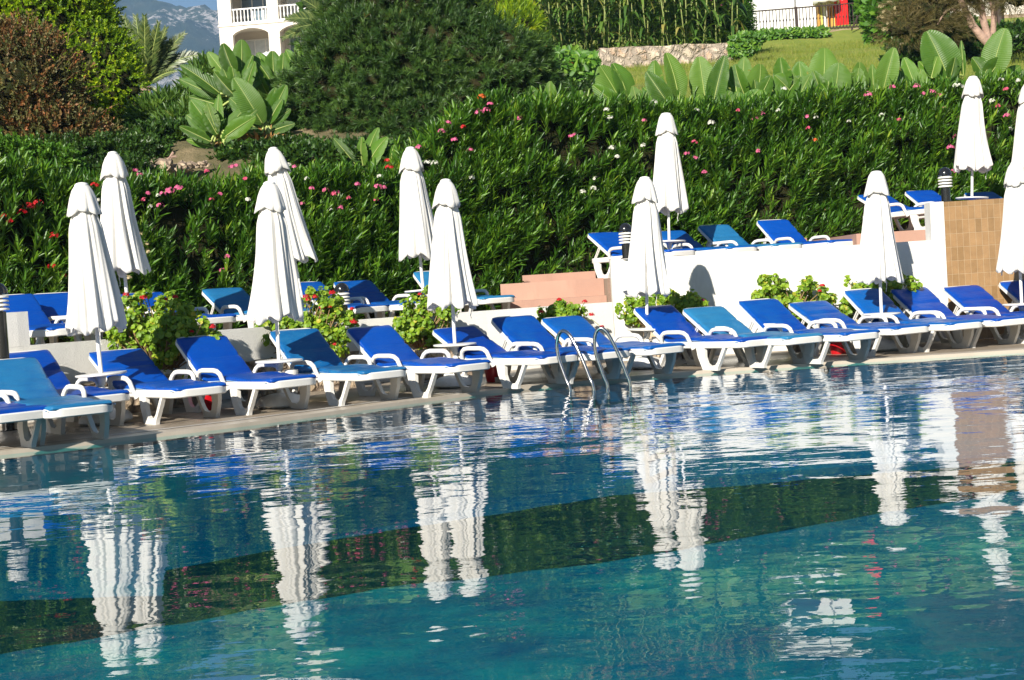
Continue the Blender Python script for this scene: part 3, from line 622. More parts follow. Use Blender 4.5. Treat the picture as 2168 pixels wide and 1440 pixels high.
# deck
deckb = [Vector((18, 21, 0)), Vector((-20, 21, 0)), Vector((-20, 3.2, 0))]
bm = bmesh.new(); prism(bm, [(p.x, p.y) for p in edge] + [(18, 15.6)] + [(p.x, p.y) for p in deckb], -1.5, DECK, 'z'); bmesh.ops.triangulate(bm, faces=[f for f in bm.faces if len(f.verts) > 4]); struct(obj('deck', bm, deckm))
bm = bmesh.new(); prism(bm, [(-18, 1.19), (18, 1.19), (18, -6), (-18, -6)], -1.5, DECK, 'z'); struct(obj('near_deck', bm, deckm))
coping = simple('pale_coping', (.50, .44, .36), (.40, .35, .28), .35, 2.5, .001, 60)
a = offset(edge, -.025); b_ = offset(edge, .24); bm = bmesh.new(); A = [bm.verts.new((p.x, p.y, DECK + .005)) for p in a]; B = [bm.verts.new((p.x, p.y, DECK + .005)) for p in b_]; C_ = [bm.verts.new((p.x, p.y, -.03)) for p in a]
for i in range(len(A) - 1): bm.faces.new((A[i], A[i + 1], B[i + 1], B[i])); bm.faces.new((C_[i], C_[i + 1], A[i + 1], A[i]))
struct(obj('coping', bm, coping))
gr = simple('gutter_grate', (.62, .62, .6), (.45, .45, .44), .5, 30)
a = offset(edge, .30); b_ = offset(edge, .38); bm = bmesh.new()
for i in range(8, 46):
    for k in range(14):
        f0, f1 = k / 14, (k + .6) / 14; q = [a[i].lerp(a[i + 1], f0), a[i].lerp(a[i + 1], f1), b_[i].lerp(b_[i + 1], f1), b_[i].lerp(b_[i + 1], f0)]
        bm.faces.new([bm.verts.new((p.x, p.y, DECK + .007)) for p in q])
o = obj('overflow_grate', bm, gr); tag(o, 'thin white slotted drain grate running along the pool edge paving', 'drain grate')
# lower retaining wall
WL = catmull([(-11, 10.6, 0), (-5.9, 14.35, 0), (-4.6, 15.45, 0), (-3.4, 16.6, 0), (-2.1, 17.75, 0), (-.2, 18.7, 0), (1.40, 19.30, 0)], 6)
def wallstrip(name, line, th, z0, z1, mat):
    bm = bmesh.new(); back = offset(line, th); prism(bm, [(p.x, p.y) for p in line] + [(p.x, p.y) for p in back[::-1]], z0, z1, 'z')
    bmesh.ops.triangulate(bm, faces=[f for f in bm.faces if len(f.verts) > 4]); return obj(name, bm, mat)
o = wallstrip('retaining_wall', WL, .22, DECK, .84, whitewall); tag(o, 'low white rendered retaining wall behind the poolside loungers', 'wall')
P = at(34, 700, 14.6); i0 = min(range(len(WL)), key=lambda i: abs(WL[i].x - P.x))
seg = [WL[i0 - 4] , WL[i0 - 3], WL[i0 - 2], WL[i0 - 1], Vector((P.x, WL[i0].y + (P.x - WL[i0].x) * .8, 0))]
o = wallstrip('wall_pier', offset(seg, -.003), .24, .835, 1.2, whitewall); tag(o, 'raised white end of the low wall beside the left bollard lamp', 'wall')
# high white wall
XC = at(2001, 520, 19.4).x; XP = at(1970, 480, 19.4).x
bm = bmesh.new(); prism(bm, [(1.405, 19.3), (XC, 19.38), (XC, 19.62), (1.405, 19.55)], DECK, 1.41, 'z'); bevel(bm, .01, 2)
o = obj('retaining_wall', bm, whitewall); tag(o, 'high white rendered wall with umbrella shadows below the upper terrace', 'wall')
bm = bmesh.new(); prism(bm, [(XP, 19.375), (XC + .003, 19.385), (XC + .003, 19.66), (XP, 19.65)], 1.412, 1.925, 'z'); bevel(bm, .008, 2)
o = obj('wall_pier', bm, whitewall); tag(o, 'white square pier between the pink step and the tan tiled wall', 'wall')
bm = bmesh.new(); prism(bm, [(XC, 19.40), (15, 19.7), (15, 19.95), (XC, 19.66)], DECK, 1.92, 'z')
o = obj('tiled_wall', bm, tilem); tag(o, 'tall wall covered in tan ceramic tiles at the right', 'wall')
# terraces
HL = [(-13, 15.4), (-8, 17.9), (-5.6, 19.6), (-3.4, 21.1), (-1.5, 22.2), (.3, 23.0), (2, 24.0), (4, 24.8), (7, 25.9), (10, 26.6), (17, 27.5)]
def hY(x): return float(np.interp(x, [p[0] for p in HL], [p[1] for p in HL]))
def lerpWL(): return [(p.x, p.y) for p in offset(WL, .2)]
bm = bmesh.new(); prism(bm, lerpWL() + [(1.40, 20.3), (1.40, 24), (.3, 24), (-1.5, 23), (-3.4, 22), (-8, 19.5), (-13, 17)], -1, T1, 'z'); bmesh.ops.triangulate(bm, faces=[f for f in bm.faces if len(f.verts) > 4]); struct(obj('lower_terrace_floor', bm, deckm))
xl = at(1060, 620, 20.6).x
o = thing('pink_steps', 'broad pink rendered steps between the hedge and the high white wall', 'steps', (xl, 20.6, T1))
for i, (y0, y1, z0, z1, xa) in enumerate(((20.35, 20.75, T1 + .002, .925, 0), (20.752, 22.6, T1 + .002, 1.18, 0), (22.602, 22.9, T1 + .002, 1.30, .35))):
    bm = bmesh.new(); box(bm, xa, 1.395 - xl, y0 - 20.6, y1 - 20.6, z0 - T1, z1 - T1); bevel(bm, .012, 2); obj('step', bm, pinkstone, o)
bm = bmesh.new(); prism(bm, [(1.40, 19.5), (XC, 19.5), (15, 21), (15, 27.5), (1.40, 25.5)], -1, T2, 'z'); struct(obj('upper_terrace_floor', bm, deckm))
x3 = at(1812, 480, 21.3).x
bm = bmesh.new(); prism(bm, [(x3, 21.3), (15, 21.31), (15, 28), (x3, 26)], T2 + .01, T3, 'z'); bevel(bm, .01, 1); o = obj('terrace_step', bm, pinkstone); tag(o, 'high pink rendered step carrying the top terrace loungers', 'step')
bm = bmesh.new(); xk = at(1650, 495, 24.0).x
prism(bm, [(xk, hY(xk) - .55), (x3 - .01, hY(x3) - .5), (x3 - .01, hY(x3) - .2), (xk, hY(xk) - .2)], T2, 1.66, 'z'); bevel(bm, .01, 1); o = obj('planter_kerb', bm, pinkstone); tag(o, 'pink kerb at the foot of the tall hedge behind the upper loungers', 'kerb')
# ------------------------------------------------------------------ terrain
def smooth(a, b, x): t = min(1, max(0, (x - a) / (b - a))); return t * t * (3 - 2 * t)
EY = [20, 24, 25.5, 27, 28.5, 32, 42, 50, 56.4, 57.6, 75, 110]; EE = [-.02, .02, .045, .098, .122, .134, .145, .151, .156, .167, .16, .15]
def ter(x, y):
    s = 3.1 * (1 - smooth(-2.5, 3.5, x)); ye = y + s
    e = float(np.interp(ye, EY, EE)); z = EYE + e * y
    left = 1 - smooth(-9, -3, x + .12 * (y - 40))
    if y > 40: z = z * (1 - left) + min(z, 6.9 - .02 * (y - 40)) * left
    return z + .12 * mnoise.noise((x * .35, y * .35, 0)) * smooth(20, 26, y) + .04 * mnoise.noise((x * 1.7, y * 1.7, 3))
bm = bmesh.new(); rows = []
ss = [0, .4, .8, 1.2, 1.7, 2.2, 2.8, 3.4, 4, 4.7, 5.5, 6.4, 7.5, 9, 11, 13, 15, 17.5, 20, 22.5, 25, 27.5, 30, 32.5, 35, 38, 42, 48, 56, 66, 80, 100, 140, 200]
xs = [-90, -60, -45] + [-36 + i * .75 for i in range(108)] + [48, 60, 90, 130]
for s in ss:
    row = []
    for x in xs:
        y = hY(x) + .75 + s; row.append(bm.verts.new((x, y, ter(x, y))))
    rows.append(row)
for a, b_ in zip(rows, rows[1:]):
    for i in range(len(xs) - 1): bm.faces.new((a[i], a[i + 1], b_[i + 1], b_[i]))
def terrain_mat():
    m, nt, b = nodes('garden_ground')
    tc = N(nt, 'ShaderNodeTexCoord'); s = N(nt, 'ShaderNodeSeparateXYZ'); nt.links.new(tc.outputs['Object'], s.inputs[0])
    t = tex(nt, .8, 8, .68); t3 = tex(nt, .25, 4)
    grass = ramp(nt, t.outputs[0], [(.3, (.13, .19, .018)), (.55, (.20, .24, .03)), (.75, (.30, .27, .07))])
    earth = ramp(nt, t.outputs[0], [(.3, (.045, .05, .018)), (.5, (.12, .10, .045)), (.72, (.28, .21, .12))])
    mr = N(nt, 'ShaderNodeMapRange'); mr.inputs[1].default_value = 1; mr.inputs[2].default_value = 4; nt.links.new(s.outputs[0], mr.inputs[0])
    nt.links.new(mixc(nt, mr.outputs[0], earth, grass), b.inputs['Base Color']); b.inputs['Roughness'].default_value = .95; bump(nt, b, tex(nt, 14, 8, .7).outputs[0], .05); return m
struct(obj('ground', bm, terrain_mat(), smooth=True))
bm = bmesh.new(); box(bm, -400, 400, -30, 400, -1.6, -1.52); struct(obj('lower_ground', bm, deckm))
# ------------------------------------------------------------------ mountain
def mtn_e(a): return float(np.interp(a, [-1.2, -.6, -.40, -.3, -.224, -.19, -.1, .1, .5, 1.2], [.22, .30, .285, .25, .222, .209, .185, .15, .19, .16]))
bm = bmesh.new(); nx, ny = 260, 90; g = []
for j in range(ny):
    y = 1300 + 1900 * j / (ny - 1); row = []
    for i in range(nx):
        a = -1.0 + 2.0 * i / (nx - 1) if False else -.75 + 1.5 * i / (nx - 1); x = a * y
        k = (y - 1300) / 1200; rise = (min(1, k) ** .8) if k < 1 else 1 - .5 * (k - 1)
        z = mtn_e(a) * 2500 * rise
        f = mnoise.fractal((x * .0022, y * .0022, 1.3), 1.0, 2.1, 6); z += (1 - abs(f)) * 60 * min(1, k * 2) - 45 * min(1, k * 2) + 26 * mnoise.fractal((x * .012, y * .012, 5), .8, 2.1, 5) * min(1, k * 3)
        row.append(bm.verts.new((x, y, max(z, -1))))
    g.append(row)
for a, b_ in zip(g, g[1:]):
    for i in range(nx - 1): bm.faces.new((a[i], a[i + 1], b_[i + 1], b_[i]))
def mtn_mat():
    m, nt, b = nodes('scrub_mountain')
    t = tex(nt, .022, 9, .7); t2 = tex(nt, .06, 8, .75); t3 = tex(nt, .0035, 3)
    c = ramp(nt, t.outputs[0], [(.35, (.010, .024, .012)), (.5, (.03, .05, .02)), (.62, (.07, .08, .04))])
    ad = nt.nodes.new('ShaderNodeMath'); ad.operation = 'MULTIPLY_ADD'; ad.inputs[1].default_value = .7; nt.links.new(t3.outputs[0], ad.inputs[0]); nt.links.new(t2.outputs[0], ad.inputs[2])
    c = mixc(nt, ramp(nt, ad.outputs[0], [(.92, (0, 0, 0)), (.97, (1, 1, 1))]), c, (.52, .48, .44))
    nt.links.new(c, b.inputs['Base Color']); b.inputs['Roughness'].default_value = 1; bump(nt, b, t.outputs[0], 12); return m
struct(obj('mountain', bm, mtn_mat(), smooth=True))
# ------------------------------------------------------------------ hedges
def hit_hedge(px, py):
    d = ray(px, py)
    for k in range(800):
        Y = 15 + k * .02; p = CP + d * (Y / d.y)
        if Y >= hY(p.x): return p
    return p
cont = [(-260, 325), (-60, 335), (0, 338), (80, 350), (200, 388), (330, 372), (430, 385), (560, 352), (700, 368), (790, 350), (850, 318), (900, 288), (950, 250), (1000, 215), (1080, 193), (1150, 205), (1250, 214), (1400, 212), (1550, 212), (1700, 195), (1900, 183), (2030, 175), (2168, 150), (2400, 130)]
cp = [hit_hedge(a, b_ + 14) for a, b_ in cont]; CX = [p.x for p in cp]; CZ = [p.z for p in cp]
def hZ(x): return float(np.interp(x, CX, CZ))
def hB(x): return T1 if x < 1.2 else (T2 if x < x3 else T3)
def hedge(name, x0, x1, per_m2, label):
    root = thing(name, label, 'hedge', ((x0 + x1) / 2, hY((x0 + x1) / 2) + .6, hB((x0 + x1) / 2)))
    P, S = [], []
    L_ = sum(math.hypot(.1, hY(x + .1) - hY(x)) for x in np.arange(x0, x1, .1))
    nfr = int(L_ * 2.7 * per_m2)
    def lump(x, z): return .34 * mnoise.noise((x * 1.1, z * 1.3, 4)) + .17 * mnoise.noise((x * 3.3, z * 2.6, 9))
    tr_ = 0
    while tr_ < nfr * 2.2:
        tr_ += 1
        x = random.uniform(x0, x1); zt = hZ(x) - .12; zb = hB(x)
        z = zb + random.random() * 3.6
        if z > zt: continue
        if mnoise.noise((x * .8, z * 1.1, 22)) > .16 and random.random() < .72: continue
        tnx = hY(x + .05) - hY(x - .05); nrmv = Vector((tnx, -.1, 0)).normalized()
        y = hY(x) - lump(x, z) + random.uniform(-.02, .16); up = (z - zb) / (zt - zb)
        P.append((x, y + .12 * max(0, up - .8) * 5 * .6, z)); s = nrmv * random.uniform(.5, 1.15) + Vector((random.gauss(0, .35) + .15, 0, random.uniform(.6, 1.7) + .7 * up)); S.append(s)
    for _ in range(int(L_ * 1.3 * per_m2 * .9)):
        x = random.uniform(x0, x1); d = random.random() ** 1.3 * 1.25; zt = hZ(x) - .30 + .26 * mnoise.noise((x * 1.6, d * 2, 7)) + .1 * mnoise.noise((x * 5, d, 17))
        P.append((x, hY(x) + .05 + d, zt)); S.append(Vector((random.gauss(0, .4), random.gauss(-.25, .3), 1.1)))
    P = np.array(P); S = np.array([tuple(s) for s in S])
    ln = (.17 + .13 * rng.random((len(P), 1))) * (1 + .45 * (np.arange(len(P)) >= nfr))[:, None]
    shoots(P, S, ln, 5, 3, .78, .13, .23, LANCE, 'foliage', oleander, None).parent = root
    root.children  # parts carry world coordinates: undo the base offset
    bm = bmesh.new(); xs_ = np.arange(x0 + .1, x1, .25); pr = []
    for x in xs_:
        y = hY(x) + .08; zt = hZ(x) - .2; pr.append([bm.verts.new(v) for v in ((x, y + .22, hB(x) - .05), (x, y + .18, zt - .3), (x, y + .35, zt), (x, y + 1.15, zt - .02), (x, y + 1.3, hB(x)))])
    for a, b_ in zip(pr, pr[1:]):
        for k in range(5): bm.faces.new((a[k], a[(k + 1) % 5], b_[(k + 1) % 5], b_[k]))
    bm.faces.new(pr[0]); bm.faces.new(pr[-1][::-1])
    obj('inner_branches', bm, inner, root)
    for k in range(int(L_ * 2.4)):
        bm = bmesh.new()
        x = random.uniform(x0 + .1, x1 - .1); y = hY(x) + .15; z0 = hB(x)
        p1 = Vector((x, y, z0 - .02)); p2 = p1 + Vector((random.gauss(0, .12), random.uniform(-.12, .05), random.uniform(.5, .9))); sweep(bm, [p1, (p1 + p2) / 2 + Vector((.02, .02, 0)), p2], circ(.012, 5), taper=[1, .8, .5]); obj('stem', bm, stemm, root)
    for ch in root.children if root.children else KIDS(root): ch.location = Vector(ch.location) - root.location
    return root
h1 = hedge('oleander_hedge', -8.6, .05, 66, 'lower oleander hedge dotted with red and pink flowers behind the lower terrace')
h2 = hedge('oleander_hedge', -1.6 + 1.2, 12.2, 66, 'tall dense oleander hedge filling the middle and right behind the upper terrace')
h1n = KIDS(h1); 
def fcluster(par, px, py, col, r=.055, nf=11, size=.042):
    p = hit_hedge(px, py); p = p + Vector((0, -.20, 0)); top_ = hZ(p.x)
    p = at(px, py, p.y); o = flowerhead('blossoms', col, r, nf, size, par); o.location = p - par.location
for px, py, c, s in [(62, 440, 'red', 1.4), (80, 432, 'red', 1.2), (48, 452, 'red', 1.1), (8, 462, 'red', 1), (22, 470, 'red', .8), (115, 502, 'red', 1.1), (112, 566, 'red', 1.1), (135, 585, 'red', .8), (200, 396, 'red', 1.1), (165, 512, 'red', .7), (360, 408, 'pink', 1.4), (378, 402, 'pink', 1.2), (345, 412, 'pink', .9), (340, 438, 'pink', 1.0), (312, 412, 'pink', .7), (305, 425, 'rose', .7), (295, 372, 'pink', .7), (287, 362, 'pink', .6), (490, 355, 'pink', 1.0), (500, 352, 'pink', .7), (438, 364, 'rose', .6), (482, 545, 'pink', .8), (471, 574, 'pink', .8), (466, 412, 'pink', .6), (448, 424, 'rose', .6), (525, 424, 'white', .7), (210, 427, 'white', .7), (335, 415, 'white', .5), (318, 438, 'white', .5), (300, 498, 'cream', .9), (312, 520, 'cream', 1.1), (316, 535, 'cream', 1.1), (300, 560, 'cream', 1), (280, 575, 'cream', .9), (272, 590, 'cream', .8), (520, 380, 'rose', .6), (610, 350, 'white', .6), (622, 354, 'pink', .6), (628, 425, 'white', .7), (640, 432, 'pink', .6), (690, 405, 'pink', .9), (660, 400, 'pink', .7), (705, 412, 'rose', .7), (712, 408, 'pink', .8), (756, 392, 'pink', .8), (800, 397, 'pink', 1.1), (812, 399, 'pink', .8), (738, 420, 'rose', .6), (722, 442, 'pink', .9), (733, 537, 'white', 1.1), (724, 504, 'pink', .6), (825, 356, 'red', 1.2), (820, 342, 'red', .8), (796, 424, 'rose', .6), (700, 445, 'white', .6), (805, 375, 'white', .8), (650, 380, 'white', .6)]:
    fcluster(h1, px, py, c, .055 * s, int(11 * s) + 2)
for px, py, c, s in [(1015, 240, 'pink', 1.2), (1030, 235, 'pink', 1.0), (1038, 222, 'pink', .8), (1020, 208, 'orange', 1.1), (948, 262, 'pink', .8), (935, 280, 'pink', .9), (962, 298, 'pink', .9), (886, 313, 'pink', .8), (995, 320, 'pink', .9), (980, 270, 'red', .7), (1098, 254, 'pink', 1.2), (1213, 291, 'pink', 1.2), (920, 348, 'white', 1.1), (905, 345, 'white', .8), (1000, 378, 'white', .9), (990, 377, 'white', .7), (973, 410, 'white', .8), (1296, 317, 'white', 1.2), (1307, 333, 'white', .7), (1292, 250, 'white', .8), (1284, 233, 'white', .7), (1362, 310, 'white', .8), (1256, 401, 'white', .9), (1234, 407, 'white', .8), (1260, 379, 'white', .6), (1385, 218, 'white', .8), (1364, 256, 'pink', .6), (1505, 262, 'white', 1.1), (1475, 235, 'white', .7), (1600, 254, 'pink', 1.2), (1614, 243, 'pink', .8), (1647, 235, 'white', .6), (1660, 190, 'white', .8), (1710, 250, 'pink', .8), (1712, 273, 'rose', .7), (1727, 250, 'white', .6), (1470, 303, 'rose', .9), (1455, 326, 'pink', .8), (1473, 335, 'pink', .6), (1491, 366, 'pink', .7), (1605, 321, 'pink', .6), (1725, 298, 'orange', .7), (1838, 203, 'pink', 1.3), (1890, 186, 'pink', 1.0), (1940, 185, 'pink', 1.1), (1955, 200, 'pink', .8), (1972, 197, 'pink', 1.2), (1988, 204, 'pink', .9), (1978, 234, 'pink', 1.3), (2000, 232, 'pink', 1.0), (2032, 185, 'white', 1.2), (2022, 182, 'white', .7), (2030, 250, 'pink', .7), (2025, 292, 'pink', 1.1), (2012, 314, 'pink', 1.3), (2028, 341, 'pink', 1.2), (2017, 365, 'pink', .9), (2100, 215, 'white', .9), (2120, 170, 'white', .8), (2130, 190, 'rose', .8), (2131, 248, 'pink', 1.2), (2113, 226, 'rose', .7), (2138, 275, 'white', .7), (2155, 172, 'white', .8), (1797, 258, 'white', .5), (1866, 245, 'white', .7), (1903, 254, 'rose', .6), (1563, 235, 'rose', .6), (1765, 208, 'white', .5)]:
    fcluster(h2, px, py, c, .06 * s, int(11 * s) + 2, .046)
# ------------------------------------------------------------------ geraniums in stone planters
def sphere_noise(bm, rad, c, amp, sub=3, seed=0, fr=1.3):
    r = bmesh.ops.create_icosphere(bm, subdivisions=sub, radius=1)
    for v in r['verts']:
        d = v.co.normalized(); k = 1 + amp * (mnoise.fractal(d * fr + Vector((seed, 0, 0)), .9, 2.1, 4) if fr > 2 else mnoise.fractal(d * fr + Vector((seed, 0, 0)), 1, 2, 3))
        v.co = Vector((c[0] + d.x * rad[0] * k, c[1] + d.y * rad[1] * k, c[2] + d.z * rad[2] * k))
def wallY(x): return float(np.interp(x, [p.x for p in WL] + [1.41, 15], [p.y for p in WL] + [19.3, 19.4]))
def planter(pxa, pxb, pyt, lab):
    xa = None
    Pm = None
    for k in range(400):
        Y = 13 + k * .02; p = at((pxa + pxb) / 2, pyt, Y)
        if Y >= wallY(p.x) - .30: Pm = p; break
    s = 3000 / Pm.y; w = (pxb - pxa) / s; x = Pm.x
    t = Vector((.2, wallY(x + .1) - wallY(x - .1), 0)); rz = math.atan2(t.y, t.x)
    w /= max(.6, math.cos(rz)); h = Pm.z - DECK
    root = thing('stone_planter', lab, 'planter', (Pm.x, Pm.y - .02, DECK), rz, 'rough stone planters against the white wall')
    bm = bmesh.new(); n = max(3, int(w / .24)); k = 0
    for row in range(2):
        xx = -w / 2
        for i in range(n):
            ww = w / n * random.uniform(.85, 1.15); ww = min(ww, w / 2 - xx)
            if ww < .03: continue
            h0, h1_ = row * h / 2, (row + 1) * h / 2 - .006 + random.uniform(-.01, .02) * row
            vs = box(bm, xx + .004, xx + ww - .004, -.17 + random.uniform(-.02, .015), .14, h0, h1_); xx += ww
    bevel(bm, .022, 2); bmesh.ops.subdivide_edges(bm, edges=bm.edges[:], cuts=1)
    for v in bm.verts: v.co += Vector((mnoise.noise(v.co * 9), mnoise.noise(v.co * 9 + Vector((5, 0, 0))), mnoise.noise(v.co * 9 + Vector((0, 7, 0))))) * .014
    o = obj('stonework', bm, planterm, root, angle=60)
    bm = bmesh.new(); box(bm, -w / 2 + .05, w / 2 - .05, -.11, .1, h - .1, h - .03); obj('soil', bm, simple('soil%d' % int(pxa), (.06, .04, .025), (.1, .07, .05), 1, 20, .01), root)
    return Pm, w, rz
def geranium(px0, px1, py0, py1, Y, lab, heads, dens=1.0, blobs=None):
    C0 = at((px0 + px1) / 2, py1, Y); T = at((px0 + px1) / 2, py0, Y); s = 3000 / Y; w = (px1 - px0) / s; h = T.z - C0.z
    root = thing('geranium_bush', lab, 'geranium', (C0.x, C0.y, C0.z), 0, 'geranium bushes along the white wall')
    base = Vector((C0.x, C0.y, C0.z))
    nb = int(70 * w * h / .5) + 26; P, S = [], []; bmS = bmesh.new(); cnt = 0
    tries = 0; BW = [b for b in (blobs or []) for _ in range(max(1, int(b[2] ** 1.6 / 60)))]
    while cnt < nb and tries < 4000:
        tries += 1
        if blobs:
            bx, by, br = random.choice(BW); q = Vector((random.gauss(0, .5), random.gauss(0, .5), 0)) * br
            p = at(bx + q.x, by + q.y, Y + random.uniform(-.2, .14))
        else:
            u, v = random.uniform(-1, 1), random.uniform(0, 1)
            if abs(u) > math.sqrt(max(0, 1 - (abs(v - .45) / .6) ** 2.2)) * (1 + .2 * random.gauss(0, 1)): continue
            p = base + Vector((u * w / 2, random.uniform(-.2, .14), v * h))
        cnt += 1
        out = (p - base - Vector((0, .15, h * .15))).normalized()
        root_p = base + Vector(((p.x - base.x) * .3, .0, 0)); mid = (root_p + p) / 2 + Vector((random.gauss(0, .04), random.gauss(0, .03), random.gauss(.03, .04)))
        sweep(bmS, [q_ - base for q_ in (root_p, mid, p)], circ(.008, 5), taper=[1.3, 1, .6])
        nl = random.randint(16, 26)
        for _ in range(int(nl * dens * 1.5)):
            d = Vector(rdir(1)[0]); d = (d + out * .7).normalized(); q_ = p + d * random.uniform(.015, .085) - base
            P.append(q_); S.append((d + Vector((random.gauss(0, .3), random.gauss(-.3, .3), random.gauss(.25, .3)))).normalized())
    obj('stems', bmS, stemm, root, smooth=True)
    n_ = np.array([tuple(q) for q in S]); P = np.array([tuple(q) for q in P])
    tang = nrm(np.cross(n_, rdir(len(P)))); sz = .030 + .034 * rng.random(len(P)); P = P - tang * sz[:, None] * .5
    scatter('leaves', DISC[0], DISC[1], P, tang, n_, sz, L_ger, root)
    for hx, hy, col, sc in heads:
        p = at(hx, hy, Y - .18); q0 = base + Vector(((p.x - base.x) * .55, 0, h * .6))
        bm = bmesh.new(); sweep(bm, [q_ - base for q_ in (q0, (q0 + p) / 2 + Vector((0, -.02, .03)), p)], circ(.004, 5)); st = obj('flower_stalk', bm, greenstem, root)
        f = flowerhead('flower_head', col, .036 * sc, 34, .024, st); f.location = p - base
GP = [
 (225, 455, 632, 782, 185, 395, 800, [(267, 626, 'red', 1), (304, 632, 'red', 1.1), (371, 630, 'red', .8), (352, 634, 'red', .4), (449, 694, 'red', 1.1), (406, 703, 'red', .5)], 'largest geranium bush, pale green with small red flower heads, beside the leftmost front umbrella', [(300, 665, 45), (285, 700, 50), (250, 715, 30), (330, 720, 55), (370, 690, 45), (410, 695, 30), (340, 760, 35), (290, 640, 18), (345, 640, 14), (440, 712, 20), (372, 655, 14), (390, 735, 30)]),
 (552, 745, 640, 745, 528, 735, 754, [(704, 622, 'red', 1.3), (648, 630, 'red', 1.1), (667, 630, 'red', .9), (683, 653, 'red', 1.3), (698, 650, 'red', .9), (748, 684, 'red', 1.4), (652, 636, 'red', .9), (709, 731, 'red', .8), (614, 695, 'orange', .6), (745, 655, 'red', .7), (598, 712, 'red', .6)], 'geranium bush full of red flower heads between the second umbrella and the bollard lamp', [(640, 680, 50), (680, 670, 45), (715, 665, 30), (610, 690, 35), (570, 700, 25), (565, 735, 18), (700, 705, 40), (730, 700, 25), (715, 740, 22), (650, 700, 35)]),
 (838, 955, 640, 735, 875, 992, 737, [(889, 624, 'red', .7)], 'dense green geranium bush left of the middle front umbrella', [(875, 660, 35), (860, 680, 28), (900, 650, 30), (930, 665, 28), (880, 710, 35), (920, 705, 28), (950, 660, 20), (855, 700, 20), (900, 735, 25)]),
 (1148, 1262, 652, 712, 1160, 1240, 716, [(1184, 636, 'red', .9), (1238, 640, 'red', .9), (1146, 662, 'red', 1), (1252, 668, 'red', 1.1), (1274, 694, 'red', .9)], 'low dark geranium with five tall red flower stalks above the ladder', [(1175, 665, 22), (1200, 658, 20), (1220, 660, 15), (1160, 685, 20), (1170, 705, 20), (1185, 690, 22)]),
 (1330, 1440, 622, 692, 1362, 1438, 698, [], 'bright green geranium bush behind the fourth front umbrella table', [(1345, 645, 22), (1345, 665, 20), (1375, 640, 25), (1400, 638, 25), (1425, 635, 22), (1420, 660, 18), (1340, 680, 15), (1390, 655, 25)]),
 (1436, 1500, 636, 668, 1440, 1500, 700, [(1485, 638, 'magenta', 1.1)], 'small shaded geranium with one magenta flower in the umbrella shadow', [(1455, 645, 16), (1475, 643, 14), (1448, 665, 14)]),
 (1598, 1752, 576, 680, 1668, 1702, 682, [(1741, 606, 'red', 1), (1735, 617, 'red', .7)], 'tall upright geranium bush against the sunlit white wall', [(1628, 590, 14), (1625, 610, 20), (1652, 600, 15), (1615, 630, 25), (1650, 640, 35), (1690, 640, 30), (1720, 630, 22), (1708, 605, 12), (1745, 635, 12), (1665, 665, 30), (1685, 665, 28), (1640, 615, 25)]),
 (1780, 1948, 600, 680, 1803, 1835, 668, [], 'wide geranium bush partly behind the fifth front umbrella, half in shade', [(1810, 618, 18), (1800, 645, 20), (1840, 612, 20), (1870, 610, 22), (1795, 660, 12), (1930, 608, 14), (1900, 615, 22), (1820, 650, 20), (1880, 635, 22), (1810, 680, 12)])]
PLAB = {185: 'rough stone planter under the largest geranium at the far left', 528: 'rough stone planter beside the second front umbrella pole', 875: 'rough stone planter behind the third front umbrella pole', 1160: 'rough stone planter just above the ladder hoops', 1362: 'rough stone planter behind the fourth front umbrella pole', 1440: 'rough stone planter of the small geranium with the magenta flower', 1668: 'rough stone planter under the tall upright geranium', 1803: 'rough stone planter left of the fifth front umbrella pole'}
for (x0, x1, y0, y1, pa, pb, pt, heads, lab, blobs) in GP:
    Pm, w, rz = planter(pa, pb, pt, PLAB[int(pa)] )
    C0 = at((x0 + x1) / 2, y1, Pm.y - .03)
    geranium(x0, x1, y0, y1, Pm.y - .04, lab, heads, blobs=blobs)
# ------------------------------------------------------------------ bushes and trees
def crown(name, root, clumps, n_tuft, mat, nodes_, per, spread, l0, l1, tm, ln, upb=.2, core=.82, noise_=.18, seed=0, base=None):
    """foliage on the lumpy surface of several ellipsoids (world centre, radii)"""
    base = base or root.location; P, S = [], []
    vol = [max(c[1]) ** 2 for c in clumps]; tot = sum(vol)
    C_ = [(Vector(c), r) for c, r in clumps]
    bm = bmesh.new()
    for i, (c, r) in enumerate(C_):
        k = int(n_tuft * vol[i] / tot)
        d = rdir(k)
        for q in d:
            v = Vector(q)
            if v.y > .55: continue
            lm = 1 + noise_ * mnoise.fractal(v * 2.6 + Vector((seed + i * 3, 0, 0)), .9, 2.1, 4)
            p = c + Vector((v.x * r[0], v.y * r[1], v.z * r[2])) * lm * random.uniform(.93, 1.03)
            if any(j != i and ((p.x - c2.x) / r2[0]) ** 2 + ((p.y - c2.y) / r2[1]) ** 2 + ((p.z - c2.z) / r2[2]) ** 2 < .6 for j, (c2, r2) in enumerate(C_)): continue
            P.append(tuple(p - base)); S.append(tuple(v + Vector((random.gauss(0, .35), random.gauss(0, .3), random.gauss(upb, .35)))))
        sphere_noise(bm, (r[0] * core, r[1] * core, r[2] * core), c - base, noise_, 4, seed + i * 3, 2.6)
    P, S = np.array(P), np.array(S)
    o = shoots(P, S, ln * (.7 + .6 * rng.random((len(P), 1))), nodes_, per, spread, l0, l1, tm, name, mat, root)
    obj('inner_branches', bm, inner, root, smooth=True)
    return o
